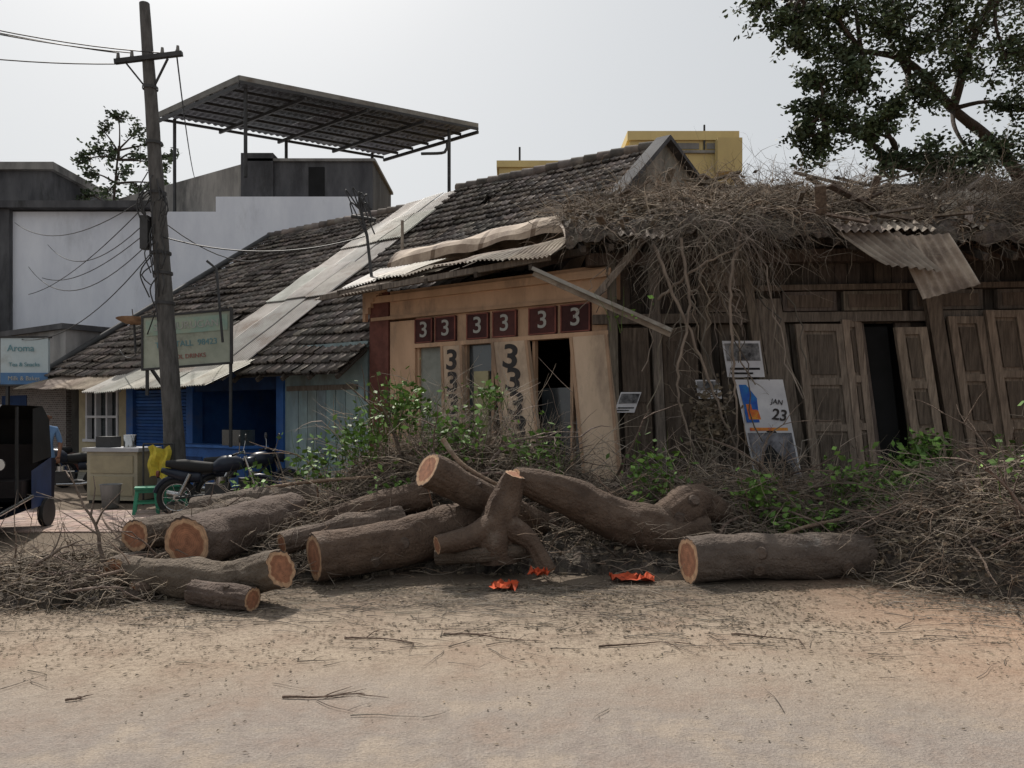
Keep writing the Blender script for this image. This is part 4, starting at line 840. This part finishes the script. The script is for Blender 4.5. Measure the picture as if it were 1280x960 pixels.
# ------------------------------------------------------------ person
def person(x,y,ang,name):
    J={'pel':((0,0,.88),.13),'sp':((0,.0,1.08),.115),'ch':((0,0,1.28),.145),'nk':((0,0,1.42),.055),'h0':((0,-.01,1.50),.075),'h1':((0,-.02,1.58),.095),'h2':((0,-.01,1.65),.07)}
    E=[('pel','sp'),('sp','ch'),('ch','nk'),('nk','h0'),('h0','h1'),('h1','h2')]
    for s,k in ((1,'r'),(-1,'l')):
        J.update({'hip'+k:((s*.09,0,.80),.095),'kn'+k:((s*.10,-.03,.46),.06),'an'+k:((s*.10,.02,.08),.042),'to'+k:((s*.12,-.14,.04),.035),'sh'+k:((s*.17,0,1.36),.06),'el'+k:((s*.24,.03,1.10),.042),'wr'+k:((s*.23,-.12,.90),.028),'pm'+k:((s*.22,-.16,.84),.032)})
        E+=[('pel','hip'+k),('hip'+k,'kn'+k),('kn'+k,'an'+k),('an'+k,'to'+k),('ch','sh'+k),('sh'+k,'el'+k),('el'+k,'wr'+k),('wr'+k,'pm'+k)]
    ks=list(J); me=bpy.data.meshes.new('b'); me.from_pydata([J[k][0] for k in ks],[(ks.index(a),ks.index(b)) for a,b in E],[]); o=bpy.data.objects.new('tmp',me); sc.collection.objects.link(o)
    o.modifiers.new('s','SKIN'); sv=me.skin_vertices[0].data
    for i,k in enumerate(ks): sv[i].radius=(J[k][1],J[k][1]*(.8 if k in('ch','pel','sp') else 1))
    sv[0].use_root=True; sd=o.modifiers.new('d','SUBSURF'); sd.levels=2; sd.render_levels=2
    bpy.context.view_layer.update(); dg=bpy.context.evaluated_depsgraph_get(); ev=bpy.data.meshes.new_from_object(o.evaluated_get(dg))
    P=MB(); pf=placer(x,y,ang); P.xf=pf
    for v in ev.vertices: P.av(v.co)
    for f in ev.polygons:
        c=f.center
        if c.z>1.43: mt=hair if (c.z>1.62 or (c.y>.02 and c.z>1.5)) else skin
        elif c.z>.86 and not (abs(c.x)>.17 and c.z<1.12): mt=shirt
        elif abs(c.x)>.17 and c.z>.75: mt=skin
        elif c.z>.09: mt=trous
        else: mt=rubber
        P.af(list(f.vertices),mt,(1,1,1),True)
    for s in (1,-1):
        for k in range(4): P.tube([(s*(.20+k*.014),-.17,.83),(s*(.20+k*.014),-.19,.79),(s*(.20+k*.013),-.18,.755-.006*(k%2))],[.009,.008,.006],skin,n=6,cap1=skin)
        P.tube([(s*.20,-.15,.86),(s*.175,-.18,.82)],[.01,.008],skin,n=6,cap1=skin); P.tube([(s*.035,-.10,1.585),(s*.035,-.108,1.585)],.01,hair,n=8,cap1=hair); P.tube([(s*.09,0,1.60),(s*.098,0,1.55)],.012,skin,n=6)
    P.tube([(0,-.105,1.58),(0,-.125,1.55)],[.008,.014],skin,n=6,cap1=skin); P.tube([(-.025,-.098,1.52),(.025,-.098,1.52)],.006,redb,n=5)
    P.build(name); bpy.data.objects.remove(o)
person(-8.45,13.9,math.radians(25),'standing_man')
# ------------------------------------------------------------ light, world, camera
EL,AZ=50,-24
w=bpy.data.worlds.new('World'); sc.world=w; w.use_nodes=True; nt=w.node_tree; bg=nt.nodes['Background']
sky=nt.nodes.new('ShaderNodeTexSky'); sky.sky_type='NISHITA'; sky.sun_disc=False; sky.sun_elevation=math.radians(EL); sky.sun_rotation=math.radians(AZ); sky.dust_density=4; sky.air_density=1.2
hs=nt.nodes.new('ShaderNodeHueSaturation'); hs.inputs['Saturation'].default_value=.4; nt.links.new(sky.outputs[0],hs.inputs['Color'])
hz=nt.nodes.new('ShaderNodeMix'); hz.data_type='RGBA'; hz.inputs[0].default_value=.64; nt.links.new(hs.outputs[0],hz.inputs[6]); hz.inputs[7].default_value=(6.9,7.15,7.3,1)
nt.links.new(hz.outputs[2],bg.inputs['Color']); bg.inputs['Strength'].default_value=.1
sl=bpy.data.lights.new('sun','SUN'); sl.energy=4.7; sl.angle=math.radians(.6); sl.color=(1,.94,.86); so=bpy.data.objects.new('sun',sl); sc.collection.objects.link(so)
dv=V((math.sin(math.radians(AZ))*math.cos(math.radians(EL)),math.cos(math.radians(AZ))*math.cos(math.radians(EL)),math.sin(math.radians(EL))))
so.rotation_euler=dv.to_track_quat('Z','Y').to_euler()
cd=bpy.data.cameras.new('camera'); cd.lens=27; cd.sensor_width=36; cd.shift_y=.03125; cd.clip_end=2000; co=bpy.data.objects.new('camera',cd); sc.collection.objects.link(co); co.location=(0,0,1.6); co.rotation_euler=(math.pi/2,0,0); sc.camera=co
sc.view_settings.view_transform='Standard'; sc.view_settings.look='None'; sc.view_settings.exposure=0
